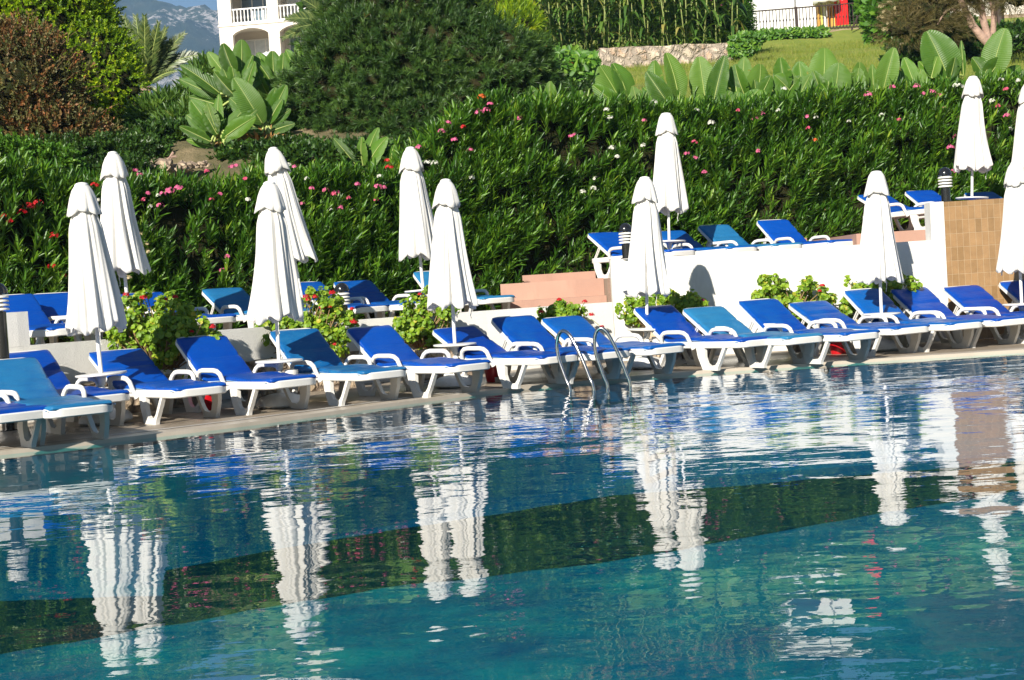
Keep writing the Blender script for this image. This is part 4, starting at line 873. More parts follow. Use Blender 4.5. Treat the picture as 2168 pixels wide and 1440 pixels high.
def limb(root, pts, r0, r1, mat, name='trunk', n=8):
    pts = catmull(pts, 5); b = root.location; k = len(pts) - 1
    bm = bmesh.new(); sweep(bm, [p - b for p in pts], circ(1, n), taper=[r0 + (r1 - r0) * i / k for i in range(k + 1)], up=Vector((0, 1, 0)))
    for v in bm.verts: v.co += Vector((mnoise.noise((v.co + b) * 6), mnoise.noise((v.co + b) * 6 + Vector((3, 3, 3))), 0)) * r0 * .25
    return obj(name, bm, mat, root, smooth=True)
def groundat(px, Y):
    x = at(px, 200, Y).x; return Vector((x, Y, ter(x, Y)))
def ell(px, py, Y, rx, rz, ry=None):
    p = at(px, py, Y); s = Y / 3000; return ((p.x, p.y, p.z), (rx * s, (ry or (rx + rz) / 2) * s, rz * s))
NEEDW = ([(0, .03, 0), (0, -.03, 0), (.55, -.05, .05), (1, 0, .0), (.55, .05, .05)], [(0, 4, 2, 1), (4, 3, 2)])
# big dark fine-leaved bush
g = groundat(880, 26.4); t = thing('fine_leaved_shrub', 'huge rounded dark green shrub with soft thread-like leaves in the middle', 'shrub', g)
crown('foliage', t, [ell(880, 180, 26.4, 230, 150, 150), ell(780, 130, 26.2, 105, 100), ell(710, 215, 26, 105, 90), ell(1030, 170, 26.2, 130, 105), ell(840, 40, 26.8, 140, 120), ell(925, 60, 26.8, 90, 90), ell(800, 255, 25.8, 120, 75), ell(920, 250, 25.8, 120, 68), ell(700, 285, 25.6, 75, 42), ell(860, 300, 25.4, 110, 38), ell(815, 20, 27.2, 100, 95), ell(1100, 190, 26.3, 70, 60)], 15000, L_needle, 6, 5, 1.05, .08, .15, NEEDW, .15, .2, .9, .38, 3)
limb(t, [g - Vector((0, 0, .1)), g + Vector((.1, 0, 1)), g + Vector((.3, .1, 2.2))], .14, .06, darkbark)
# left yellow-green tree
g = groundat(120, 29); t = thing('pepper_tree', 'tall bright yellow-green tree with small leaves at the upper left', 'tree', g)
crown('foliage', t, [ell(110, 80, 29, 140, 120, 110), ell(40, 10, 29, 150, 100), ell(200, 140, 28.6, 80, 80), ell(240, 190, 28.4, 60, 60), ell(160, 230, 28.3, 90, 80), ell(230, 260, 28.2, 62, 50), ell(80, -80, 29.4, 130, 90), ell(-60, 40, 29, 130, 130), ell(140, 290, 28, 110, 55), ell(170, 60, 29, 70, 60), ell(245, 140, 28.8, 36, 42), ell(-20, -160, 29.6, 120, 90)], 15000, L_tree, 5, 3, .95, .045, .085, LEAF4, .17, .1, .84, .28, 11)
limb(t, [g - Vector((0, 0, .1)), g + Vector((-.2, 0, 1.5)), g + Vector((-.3, .1, 3.2))], .16, .07, darkbark)
g = groundat(70, 25.2); t = thing('russet_bush', 'reddish brown twiggy bush in front of the bright tree at the left edge', 'shrub', g)
crown('foliage', t, [ell(50, 190, 25.2, 110, 110), ell(-40, 200, 25.4, 100, 140), ell(90, 240, 25, 58, 66), ell(20, 290, 24.8, 130, 60), ell(120, 300, 24.7, 100, 45), ell(40, 120, 25.4, 70, 60)], 5200, L_red, 5, 3, .8, .045, .095, LEAF4, .26, .25, .8, .3, 23)
bm = bmesh.new()
for _ in range(260):
    c = at(random.gauss(45, 52), random.gauss(230, 60), 24.6 + random.random() * .6) - g; d = Vector((random.gauss(.3, .5), random.gauss(-.5, .3), random.gauss(.6, .4))).normalized()
    sweep(bm, [c, c + d * .25 + Vector((0, 0, .02)), c + d * .5 + Vector((0, 0, -.02))], circ(.005, 4), taper=[1, .8, .3])
obj('sprays', bm, stemm, t)
g = groundat(240, 24.6); t = thing('low_shrub', 'low dark green shrub in the shade under the bright tree', 'shrub', g)
crown('foliage', t, [ell(220, 340, 24.4, 90, 34), ell(120, 345, 24, 90, 34), ell(290, 330, 24.6, 50, 30), ell(270, 375, 23.2, 60, 26)], 2000, L_dark, 5, 3, .9, .05, .10, LEAF4, .16, .3, .8, .3, 31)
g = groundat(60, 23.4); t = thing('low_shrub', 'low leafy green shrub directly above the hedge at far left', 'shrub', g)
crown('foliage', t, [ell(30, 340, 22.8, 60, 30), ell(110, 352, 22.9, 50, 26), ell(-50, 330, 22.6, 60, 40)], 1300, L_bright, 5, 3, .9, .05, .1, LEAF4, .14, .3, .8, .3, 33)
# ------------------------------------------------------------------ bananas
def banana_leaf(root, B, T, wid, yaw=0, pale=False, bend=.12, fold=.25, tears=2):
    B, T = Vector(B), Vector(T); ax = T - B; L_ = ax.length; ax.normalize()
    nrm_ = Vector((math.sin(yaw), -math.cos(yaw), .15)); side = ax.cross(nrm_).normalized(); nrm_ = side.cross(ax).normalized()
    me_v, tt = [], []; nt_, ns = 26, 8; sd = random.random() * 50
    bm = bmesh.new(); lay = bm.verts.layers.float.new('tt'); lr = bm.verts.layers.float.new('rnd'); rv = random.random(); grid = []
    for i in range(nt_ + 1):
        t = i / nt_; w = wid * (math.sin(PI * min(1, (t * .96 + .02)) ** .85)) ** .6; c = B + ax * (L_ * t) - nrm_ * (-bend * L_ * (math.sin(PI * t * .9))) ; c += nrm_ * (-.35 * bend * L_ * t * t)
        row = []
        for j in range(ns + 1):
            s = (j / ns) * 2 - 1; q = abs(s)
            edge_w = 1 + .05 * mnoise.noise((t * 9, s * 2, sd))
            p = c + side * (s * w * edge_w * math.cos(fold * q)) + nrm_ * (w * math.sin(fold) * q * .8 - .25 * w * q * q) + nrm_ * (.018 * q * mnoise.noise((t * 14, 3 * s, sd)))
            v = bm.verts.new(p - root.location); v[lay] = t - .06 * q; v[lr] = min(1, max(0, rv * .8 + .1 * s)); row.append(v)
        grid.append(row)
    tear = {(random.randint(5, nt_ - 3), random.choice((0, 1))) for _ in range(tears)}
    for i in range(nt_):
        for j in range(ns):
            half = 0 if j < ns / 2 else 1; outer = j < 2 if half == 0 else j > ns - 3
            if (i, half) in tear and outer: continue
            bm.faces.new((grid[i][j], grid[i][j + 1], grid[i + 1][j + 1], grid[i + 1][j])).material_index = 0
    rib = [v.co.copy() - nrm_ * -.006 for v in (g_[ns // 2] for g_ in grid)]
    sweep_faces = len(bm.faces)
    sweep(bm, rib, circ(.0075, 5), taper=[1.3 - i / nt_ for i in range(nt_ + 1)])
    bm.faces.ensure_lookup_table()
    for f in bm.faces[sweep_faces:]: f.material_index = 1
    return obj('leaf', bm, [L_ban2 if pale else L_ban, midrib], root, smooth=True)
def banana(lab, Y, cpx, cpy, leaves, base_px=None, grp=None, stem_r=.07):
    if grp == GR:
        for _ in range(3): Y = hY(at(cpx, cpy, Y).x) + 1.7
    g = groundat(base_px or cpx, Y); root = thing('banana_plant', lab, 'banana plant', g, 0, grp)
    C_ = at(cpx, cpy, Y); 
    if C_.z < g.z + .25: C_.z = g.z + .25
    bm = bmesh.new(); sweep(bm, catmull([g - g + Vector((0, 0, -.1)), (C_ - g) * .5 + Vector((.02, 0, 0)), C_ - g], 4), circ(stem_r, 10), taper=[1 - .5 * i / 8 for i in range(9)]); obj('stem', bm, greenstem, root, smooth=True)
    ex = []
    for _ in range(6):
        a_ = random.uniform(-1.35, 1.35); l0 = random.uniform(8, 22); l1 = l0 + (random.uniform(55, 85) if grp == GL else random.uniform(40, 75))
        ex.append((cpx + math.sin(a_) * l1 + (jx := random.uniform(-45, 45) * (grp == GR)), cpy - 8 - math.cos(a_) * l1, cpx + jx + math.sin(a_) * l0, cpy - math.cos(a_) * l0 - 4, random.uniform(22, 40), random.random() < .3))
    for lf in leaves + (ex if grp and cpx != 2000 else []):
        tx, ty, bx, by, w, pale = lf[:6]; yaw = lf[6] if len(lf) > 6 else random.uniform(-.7, .5); Yo = Y + random.uniform(-.35, .3)
        B, T = at(bx, by, Y + (Yo - Y) * .5), at(tx, ty, Yo); bm = bmesh.new(); p = catmull([C_ - g, (C_ + B) / 2 - g + Vector((0, 0, .05)), B - g], 4)
        sweep(bm, p, circ(.02, 6)); obj('leaf_stalk', bm, midrib, root, smooth=True)
        banana_leaf(root, B, T, w / 2 * Y / 3000 * (1.22 if lf[1] < 260 and cpx > 1000 else 1.04), yaw, pale, bend=random.uniform(.03, .12), fold=random.uniform(.15, .8), tears=random.choice((0, 0, 1, 2)))
GR = 'banana plants in a row behind the tall hedge'; GL = 'banana plants in the left clump'
banana('banana plant with rounded pale leaves left of the orange flower spikes', 26.4, 1185, 262, [(1165, 172, 1172, 238, 30, 1), (1155, 192, 1180, 262, 46, 1), (1125, 182, 1140, 240, 22, 0), (1215, 215, 1190, 262, 26, 0)], grp=GR)
banana('banana plant with two broad upright leaves left of the stone wall', 26.5, 1325, 262, [(1270, 140, 1318, 222, 60, 1), (1297, 134, 1330, 215, 50, 0), (1255, 180, 1322, 232, 34, 0), (1355, 190, 1330, 240, 26, 0)], grp=GR)
banana('banana plant with tall pale leaves below the middle of the stone wall', 26.8, 1425, 262, [(1410, 112, 1438, 215, 52, 1), (1385, 128, 1402, 225, 48, 1), (1368, 152, 1425, 235, 44, 0), (1440, 175, 1432, 242, 26, 0), (1362, 185, 1400, 240, 36, 0)], grp=GR)
banana('banana plant with a dark folded leaf beside a wide pale leaf', 26.3, 1510, 258, [(1480, 120, 1494, 218, 54, 1), (1535, 118, 1508, 230, 50, 0), (1528, 150, 1520, 240, 48, 0), (1550, 140, 1560, 200, 26, 0)], grp=GR)
banana('banana plant with short mixed leaves below the end of the stone wall', 26.6, 1590, 245, [(1576, 120, 1572, 190, 34, 1), (1610, 136, 1600, 215, 50, 1), (1556, 136, 1578, 205, 36, 0), (1632, 160, 1600, 222, 30, 0), (1588, 150, 1585, 215, 30, 0)], grp=GR)
banana('banana plant with dark crumpled leaves left of the tallest pale leaf', 26.5, 1675, 240, [(1652, 122, 1662, 190, 44, 0), (1692, 130, 1700, 205, 46, 0), (1640, 160, 1678, 200, 44, 0), (1715, 160, 1690, 210, 32, 1), (1672, 150, 1680, 205, 26, 1)], grp=GR)
banana('banana plant with the tallest pale leaf below the lawn', 26.4, 1755, 238, [(1746, 102, 1740, 200, 58, 1), (1776, 133, 1768, 205, 52, 1), (1722, 150, 1742, 200, 26, 0), (1790, 150, 1765, 215, 30, 0)], grp=GR)
banana('small banana plant with one round leaf in the middle of the lawn edge', 26.5, 1830, 235, [(1820, 132, 1812, 205, 42, 1), (1846, 136, 1850, 200, 22, 1), (1800, 155, 1815, 205, 30, 0)], grp=GR)
banana('banana plant with a split pale leaf left of the giant bright leaf', 26.4, 1890, 235, [(1893, 101, 1868, 200, 50, 1), (1914, 122, 1940, 190, 34, 0), (1885, 150, 1895, 205, 38, 0)], grp=GR)
banana('banana plant with one giant bright green leaf left of the tree trunk', 26.2, 2000, 225, [(1962, 66, 2012, 175, 86, 0, -.2), (2035, 86, 2040, 160, 14, 0), (1985, 120, 1972, 165, 28, 1), (2022, 122, 2012, 165, 28, 0), (1945, 130, 1985, 180, 26, 0)], grp=GR)
banana('banana plant with a tall leaf leaning right at the foot of the forked tree', 26.2, 2085, 222, [(2128, 60, 2098, 165, 56, 1, -.5), (2102, 72, 2080, 150, 30, 0, .6), (2058, 122, 2085, 165, 44, 0), (2120, 122, 2088, 168, 40, 0), (2160, 140, 2110, 185, 30, 0)], grp=GR)
banana('short banana plant with a bright upright leaf on the bare ground', 24.6, 466, 300, [(404, 212, 450, 275, 52, 0, .1), (462, 232, 468, 300, 44, 1, -.3), (380, 268, 446, 300, 28, 0), (395, 296, 450, 312, 22, 0), (500, 262, 472, 302, 26, 0), (510, 318, 478, 312, 18, 0), (440, 345, 466, 318, 18, 0), (430, 230, 460, 285, 30, 0)], base_px=476, grp=GL, stem_r=.06)
banana('large banana plant with the widest pale leaf beside the dark shrub', 24.9, 560, 280, [(495, 165, 556, 262, 62, 1, .1), (500, 258, 552, 272, 26, 0), (606, 180, 572, 250, 40, 0), (610, 240, 566, 275, 30, 0), (540, 205, 570, 230, 30, 0), (636, 300, 590, 285, 26, 0), (520, 280, 556, 282, 20, 0), (600, 320, 575, 292, 22, 0), (625, 262, 575, 278, 28, 0)], base_px=566, grp=GL, stem_r=.09)
banana('tall banana plant with two leaves rising before the hotel corner', 25.8, 505, 215, [(472, 92, 496, 155, 48, 0, -.2), (512, 84, 512, 145, 40, 1, .2), (440, 110, 492, 178, 34, 1), (382, 138, 466, 198, 34, 0), (380, 168, 460, 205, 30, 0), (515, 118, 528, 175, 46, 1), (490, 135, 500, 190, 30, 0), (540, 130, 520, 195, 26, 0), (450, 180, 500, 215, 30, 0), (400, 205, 470, 225, 30, 0)], base_px=500, grp=GL, stem_r=.08)
banana('banana plant with a bright folded leaf under the hotel windows', 26.2, 590, 200, [(577, 108, 580, 188, 46, 0, .2), (546, 112, 572, 165, 30, 0), (600, 112, 598, 170, 30, 1), (548, 160, 566, 198, 26, 1), (620, 130, 604, 190, 32, 0), (560, 150, 578, 200, 30, 0)], base_px=596, grp=GL, stem_r=.08)
banana('banana plant with two leaves showing left of the dark shrub top', 26.6, 655, 190, [(634, 102, 664, 150, 42, 0, .3), (622, 122, 634, 160, 22, 0), (658, 125, 660, 170, 30, 1)], grp=GL)
banana('small banana plant peeking over the lower hedge beneath the dark shrub', 23.6, 770, 372, [(746, 316, 736, 362, 24, 1), (775, 328, 785, 362, 20, 0), (836, 306, 830, 345, 30, 0), (826, 322, 850, 350, 22, 1), (712, 346, 742, 370, 30, 0)], grp=GL, stem_r=.04)
g = groundat(330, 25); t = thing('shade_undergrowth', 'dark low undergrowth in the shade between the bright tree and the bare ground', 'undergrowth', g)
crown('foliage', t, [ell(330, 305, 25.4, 70, 26), ell(400, 300, 26, 70, 30), ell(520, 335, 24.4, 50, 12), ell(600, 335, 24.2, 60, 20), ell(650, 345, 23.8, 60, 20), ell(720, 345, 23.8, 60, 22), ell(800, 338, 24.2, 60, 24), ell(860, 325, 25, 50, 20), ell(620, 330, 24.6, 60, 22), ell(700, 335, 24.6, 60, 20), ell(770, 335, 24.6, 60, 20), ell(300, 330, 24.4, 40, 16), ell(480, 300, 26.4, 70, 26), ell(560, 300, 26.6, 70, 30), ell(640, 310, 26.4, 50, 26)], 4600, L_dark, 4, 3, .9, .07, .14, LEAF4, .14, .4, .75, .35, 36)
# undergrowth behind the bananas and the dead leaves
g = groundat(430, 28); t = thing('leafy_thicket', 'dark tangle of reed-like shrubs between the palm and the banana clump', 'shrub', g)
crown('foliage', t, [ell(388, 262, 28, 48, 40), ell(460, 215, 28.4, 55, 62), ell(520, 230, 28, 70, 60), ell(345, 265, 27.6, 45, 38), ell(590, 250, 27.6, 50, 60), ell(420, 280, 27, 70, 34)], 2600, L_cane, 4, 3, .8, .12, .3, LANCE, .2, .35, .8, .3, 41)
g = groundat(520, 25.6); t = thing('dead_banana_leaves', 'hanging dry brown banana leaves between the two big banana plants', 'dead leaves', g)
P = np.array([tuple(at(random.gauss(515, 14), random.uniform(262, 290), 24.9 + random.random() * .3) - g) for _ in range(70)]); D = np.array([[random.gauss(0, .18), random.gauss(0, .1), -1] for _ in P])
scatter('fronds', LANCE[0], LANCE[1], P, D, rdir(len(P)), .28 + .2 * rng.random(len(P)), L_dry, t)
P = np.array([tuple(at(random.gauss(540, 34), random.gauss(302, 8), 24.6 + random.random() * .4) - g) for _ in range(260)])
scatter('litter', LEAF4[0], LEAF4[1], P, rdir(len(P)), rdir(len(P)), .12 + .12 * rng.random(len(P)), L_dry, t)
g = groundat(690, 24); t = thing('dry_undergrowth', 'rusty dry undergrowth below the dark shrub above the lower hedge', 'undergrowth', g)
P = np.array([tuple(at(random.gauss(680, 26), random.gauss(362, 12), 23.4 + random.random() * .5) - g) for _ in range(900)]); scatter('leaves', LEAF4[0], LEAF4[1], P, rdir(len(P)), rdir(len(P)), .05 + .07 * rng.random(len(P)), L_dry, t)
bm = bmesh.new(); rocks = []
GRK = 'pale rocks on the bare ground'
for i, (px, py, r) in enumerate([(345, 356, 17), (368, 362, 12), (385, 355, 12), (402, 351, 9), (430, 349, 8), (330, 344, 10)]):
    p = at(px, py, 23.3 + .1 * i); s = 23.3 / 3000; bm = bmesh.new(); sphere_noise(bm, (r * s * 1.7, r * s * 1.2, r * s * 1.05), (0, 0, 0), .5, 3, i * 5, 1.6)
    o = obj('rock', bm, planterm, smooth=True, angle=30); o.location = p
    tag(o, ['largest pale rock at the left end of the rock pile above the hedge', 'mid sized pale rock second in the pile above the hedge', 'flat pale rock in the middle of the pile above the hedge', 'small pale rock right of the pile above the hedge', 'smallest pale rock near the short banana plant', 'pale rock behind the largest one above the hedge'][i], 'rock', GRK)
bm = bmesh.new(); c = at(345, 345, 23.5); sweep(bm, [Vector((0, 0, 0)), at(362, 333, 23.4) - c, at(374, 331, 23.4) - c], circ(.028, 6), taper=[1, .8, .5]); sweep(bm, [at(360, 334, 23.4) - c, at(367, 322, 23.4) - c], circ(.022, 6)); o = obj('fallen_branch', bm, bark); o.location = c; tag(o, 'bare forked fallen branch lying by the pale rocks', 'branch')
# ------------------------------------------------------------------ palms
def palm(lab, Y, cpx, cpy, gpx, fronds, lf=.32, tr=.12, n=76):
    g = groundat(gpx, Y); root = thing('date_palm', lab, 'palm tree', g); C_ = at(cpx, cpy, Y)
    if C_.z < g.z + .4: g.z = C_.z - .6; root.location = g
    limb(root, [g - Vector((0, 0, .2)), (g + C_) / 2, C_], tr * 1.2, tr, bark)
    for tx, ty, arch in fronds:
        T = at(tx, ty, Y + random.uniform(-.6, .4)); L_ = (T - C_).length; mid = (C_ + T) / 2 + Vector((0, 0, arch * L_)); pts = []
        for i in range(n + 1):
            t = i / n; pts.append((C_ * (1 - t) ** 2 + mid * 2 * t * (1 - t) + T * t * t) - g)
        bm = bmesh.new(); sweep(bm, pts[::3], circ(.016, 5), taper=[1.3 - i / (len(pts[::3])) for i in range(len(pts[::3]))], up=Vector((0, 1, 0))); rb = obj('frond', bm, midrib, root)
        P, D, S, NN = [], [], [], []
        for i in range(int(n * .14), n):
            t = i / n; tg = (pts[i + 1] - pts[i]).normalized(); sd = tg.cross(Vector((0, -1, .25))).normalized(); nn = sd.cross(tg)
            for sg in (-1, 1):
                for rep in (0, 1):
                    d = tg * .75 + sd * sg * (.62 + .12 * random.random()) + nn * random.uniform(-.25, .35) ; P.append(tuple(pts[i].lerp(pts[i + 1], rep * .5))); D.append(tuple(d)); NN.append(tuple(nn + sd * .2 * sg)); S.append(lf * L_ / 2.2 * math.sin(PI * min(.93, .25 + t * .75)) ** .7 * random.uniform(.85, 1.1))
        scatter('leaflets', NEEDW[0], [tuple(x) for x in NEEDW[1]], np.array(P), np.array(D), np.array(NN), np.array(S), L_palm, rb)
    return root
NEED_W = NEED
palm('young date palm with upright fronds standing against the mountain', 38, 308, 185, 310, [(222, 42, .12), (262, 34, .05), (287, 32, .0), (306, 32, .0), (336, 46, .03), (352, 58, .06), (392, 70, .16), (428, 118, .28), (345, 205, .3), (250, 110, .12), (236, 80, .1), (325, 90, .02), (365, 100, .12), (275, 60, .02), (300, 110, -.02), (270, 170, .2), (375, 150, .2)], .42, .15)
palm('date palm with drooping fronds in front of the hotel balconies', 62, 722, 62, 735, [(598, 82, .22), (604, 40, .16), (640, -2, .1), (622, 62, .2), (690, -40, .05), (745, -50, .05), (800, -20, .15), (668, 8, .1), (700, 110, .25), (650, 25, .12), (835, 40, .2), (640, 92, .25), (700, 20, .0)], .5, .25)
# ------------------------------------------------------------------ maize
def make_maize(seed):
    rs = random.Random(seed); root = thing('maize_plant', 'tall green maize plant in the thick stand behind the stone wall', 'maize plant', (0, 0, 0), 0, 'maize plants behind the stone wall'); h = 2.7
    bm = bmesh.new(); sweep(bm, [(0, 0, -.1), (.02, 0, h * .5), (.0, .03, h)], circ(.018, 6), taper=[1.2, 1, .4]); obj('stalk', bm, greenstem, root, smooth=True)
    bm = bmesh.new(); lr = bm.verts.layers.float.new('rnd')
    for k in range(15):
        z = .35 + k * (h - .5) / 14; a = k * 2.6 + rs.random(); L_ = rs.uniform(.5, .85); up = rs.uniform(.5, 1.1); rv = rs.random(); prev = None; d = Vector((math.cos(a), math.sin(a), 0)); sd = Vector((-d.y, d.x, 0)); n = 9
        for i in range(n + 1):
            t = i / n; c = Vector((0, 0, z)) + d * (L_ * t * .8) + Vector((0, 0, L_ * (up * t - 1.15 * t * t))); w = .048 * math.sin(PI * (.12 + .86 * t)) ** .7
            row = [bm.verts.new(c + sd * w + Vector((0, 0, .012))), bm.verts.new(c), bm.verts.new(c - sd * w + Vector((0, 0, .012)))]
            for v in row: v[lr] = rv
            if prev:
                bm.faces.new((prev[0], prev[1], row[1], row[0])); bm.faces.new((prev[1], prev[2], row[2], row[1]))
            prev = row
    obj('leaves', bm, L_cane, root)
    P = np.array([[rs.gauss(0, .01), rs.gauss(0, .01), h - .02 + .1 * rs.random()] for _ in range(12)]); D = np.array([[rs.gauss(0, .35), rs.gauss(0, .35), 1] for _ in range(12)]); scatter('tassel', NEED[0], NEED[1], P, D, rdir(12), .22 + .14 * rng.random(12), L_dry, root)
    return root
mz = [make_maize(s) for s in (1, 2, 3)]; first = 3
spots = []
for i in range(112):
    px = 1010 + (1570 - 1010) * ((i * .61803) % 1); Y = 46.6 + 3.2 * ((i * .37) % 1); spots.append((px, Y))
for i in range(24): spots.append((965 + 210 * ((i * .618) % 1), 41 + 3 * ((i * .37) % 1)))
for i, (px, Y) in enumerate(spots):
    o = mz[i] if i < 3 else copy_tree(mz[i % 3]); g = groundat(px, Y); o.location = g; o.rotation_euler = (random.gauss(0, .05), random.gauss(0, .05), random.random() * 6.28); s = random.uniform(.85, 1.2) * (1.25 if px > 1150 else 1.35); o.scale = (s, s, s)
# ------------------------------------------------------------------ stone wall, concrete kerb, railing, kiosk
def rubble(name, pxs, Y0, Y1, th, lab, cat, mat, base_drop=.3):
    """pxs: (px, py_top, py_bottom)"""
    root = None; bm = bmesh.new(); n = len(pxs); F_, T_, B_ = [], [], []; grid = []
    base = at(pxs[n // 2][0], pxs[n // 2][2], (Y0 + Y1) / 2)
    fine = []
    for i in range(n - 1):
        for k in range(10): t = k / 10; fine.append([a * (1 - t) + b * t for a, b in zip(pxs[i], pxs[i + 1])])
    fine.append(list(pxs[-1])); m = len(fine)
    for i, (px, pt, pb) in enumerate(fine):
        Y = Y0 + (Y1 - Y0) * i / (m - 1); A, B = at(px, pt, Y), at(px, pb, Y); B.z -= base_drop; B.x = A.x; col = []
        for j in range(8): p = B.lerp(A, j / 7); col.append(p)
        col.append(A + Vector((0, th, .0))); col.append(B + Vector((0, th, 0)))
        col = [p + Vector((0, .10 * mnoise.noise(p * 2.3), .06 * mnoise.noise(p * 2.9 + Vector((9, 0, 0))))) - base for p in col]
        grid.append([bm.verts.new(p) for p in col])
    for a, b in zip(grid, grid[1:]):
        for j in range(9): bm.faces.new((a[j], a[j + 1], b[j + 1], b[j]))
    bm.faces.new(grid[0]); bm.faces.new(grid[-1][::-1])
    o = obj(name, bm, mat); o.location = base; tag(o, lab, cat); return o
rubble('stone_wall', [(1222, 122, 140), (1258, 112, 142), (1270, 102, 146), (1320, 99, 158), (1400, 96, 158), (1470, 93, 150), (1530, 88, 138), (1566, 88, 132)], 44.5, 45.5, .5, 'rubble stone retaining wall in front of the maize at the top', 'stone wall', stonewall)
conc = stucco('weathered_concrete', (.34, .25, .17), (.26, .2, .14), .02)
rubble('concrete_footing', [(1596, 70, 112), (1640, 66, 104), (1700, 63, 94), (1760, 62, 84), (1820, 58, 76), (1890, 52, 66)], 56.6, 57.4, .6, 'bare brown concrete footing under the black railing', 'footing', conc)
# ivy
def carpet(name, lab, cat, quad, Y0, Y1, n, mat, size, group=None, kind=None):
    g = at(*quad[0], Y0); P = []
    while len(P) < n:
        u, v = random.random(), random.random(); k = random.choice(quad[1:]) if False else None
        px = quad[0][0] + (quad[1][0] - quad[0][0]) * u; y0 = np.interp(u, [0, .33, .66, 1], quad[2]); y1 = np.interp(u, [0, .33, .66, 1], quad[3]) + 5 * mnoise.noise((u * 14, 0, 3))
        P.append(tuple(at(px, y0 + (y1 - y0) * v, Y0 + (Y1 - Y0) * random.random()) - g))
    P = np.array(P); D = rdir(len(P)); D[:, 1] *= .4; Nn = rng.normal(size=(len(P), 3)) * .5 + np.array([0, -1, .6]); o = scatter(name, OVAL[0], OVAL[1], P, D, Nn, size * (.6 + .8 * rng.random(len(P))), mat)
    o.location = g; tag(o, lab, cat); 
    if kind: o['kind'] = kind
    return o
carpet('creeper', 'bright green creeper spilling over the end of the stone wall', 'creeper', [(1548, 80), (1612, 80), [84, 74, 72, 72], [118, 118, 116, 92]], 44.2, 45.0, 2600, L_bright, .14)
carpet('creeper', 'bright green creeper hanging along the foot of the black railing', 'creeper', [(1590, 66), (1752, 62), [68, 66, 64, 62], [92, 80, 74, 76]], 56.0, 56.5, 2600, L_bright, .16)
carpet('ground_cover', 'dark green ground cover on the slope left of the stone wall', 'ground cover', [(1110, 100), (1262, 150), [110, 105, 105, 118], [250, 240, 225, 190]], 33, 38, 5200, L_bright, .16, kind='stuff')
# railing
g = groundat(1700, 57.2); g.z = at(1700, 66, 57.2).z; rl = thing('iron_railing', 'long black iron railing in front of the white kiosk', 'railing', g)
iron = simple('black_iron', (.015, .013, .012), (.05, .022, .012), .6, 30)
def rp(px, py): return at(px, py, 57.2) - g
ends = ((1565, 27, 78), (1853, 3, 60))
def ry(px, k): a, b = ends; t = (px - a[0]) / (b[0] - a[0]); return a[k] + (b[k] - a[k]) * t
for nm, k, off in (('top_rail', 1, 0), ('bottom_rail', 2, -6)):
    bm = bmesh.new(); sweep(bm, [rp(1565, ry(1565, k) + off), rp(1853, ry(1853, k) + off)], rect(.05, .05, .006), up=Vector((0, 1, 0))); obj(nm, bm, iron, rl)
bm = bmesh.new(); sweep(bm, [Vector((0, 0, 0)), rp(1700, ry(1700, 1)) - rp(1700 + 3, ry(1700, 2) - 6)], rect(.028, .028, .004), up=Vector((0, 1, 0)))
lathe(bm, [(.014, .38), (.032, .42), (.032, .45), (.014, .49)], 8, cap=False); pk = obj('picket', bm, iron, rl); k = 0
for px in np.arange(1572, 1852, 7.05):
    o = pk if k == 0 else pk.copy()
    if k: COL.objects.link(o); o.parent = rl
    o.location = rp(px + 3, ry(px, 2) - 6); k += 1
for px in (1564, 1686, 1840, 1853):
    bm = bmesh.new(); sweep(bm, [rp(px + 3, ry(px, 2) + 8), rp(px - (1 if px < 1800 else 2), ry(px, 1) - (2 if px < 1800 else 24))], rect(.10, .10, .01), up=Vector((0, 1, 0))); obj('post', bm, iron, rl)
bm = bmesh.new(); sweep(bm, [at(1803, 64, 56.6) - g, at(1836, -6, 57.0) - g], circ(.03, 8)); obj('brace', bm, iron, rl)
# kiosk
paint = simple('white_gloss_panel', (.74, .74, .72), (.68, .68, .66), .5, 1, .001, 30)
g = at(1665, 72, 63); kx = at(1588, 60, 63).x - g.x; k2 = at(1735, 60, 63).x - g.x; k1 = at(1685, 60, 63).x - g.x
ks = thing('kiosk', 'white panelled kiosk behind the black railing', 'kiosk', g)
bm = bmesh.new(); box(bm, kx, k1 - .02, 0, 3.5, -.6, 4.4); bevel(bm, .02, 1); obj('wall', bm, paint, ks)
bm = bmesh.new(); box(bm, k1 + .02, k2, .06, 3.4, -.6, 4.4); bevel(bm, .02, 1); obj('side_wall', bm, paint, ks)
bm = bmesh.new(); box(bm, k1 - .03, k1 + .03, -.04, .02, -.6, 4.4); box(bm, kx - .06, kx + .02, -.04, .2, -.6, 4.45); obj('corner_trim', bm, simple('grey_trim', (.3, .3, .3), rough=.5), ks)
bm = bmesh.new(); box(bm, kx - .5, k2 + .6, -.8, 3.9, 4.46, 4.62); bevel(bm, .02, 1); obj('roof', bm, paint, ks)
glassd = simple('dark_window_glass', (.03, .05, .06), (.05, .07, .08), .08, 1)
bm = bmesh.new(); box(bm, k1 + .12, k1 + .5, .03, .055, 1.62, 2.6); w_ = obj('window', bm, glassd, ks)
bm = bmesh.new()
for a in ((k1 + .06, k1 + .12, 1.56, 2.66), (k1 + .5, k1 + .56, 1.56, 2.66), (k1 + .12, k1 + .5, 1.56, 1.62), (k1 + .12, k1 + .5, 2.6, 2.66)): box(bm, a[0], a[1], 0, .056, a[2], a[3])
obj('frame', bm, paint, w_)
bm = bmesh.new(); box(bm, kx + .15, kx + 1.4, -.02, .0, 1.9, 3.4); w_ = obj('window', bm, glassd, ks)
g = at(1752, 62, 62); t = thing('firewood_rack', 'stack of orange and yellow boards under the white parasol by the kiosk', 'rack', g)
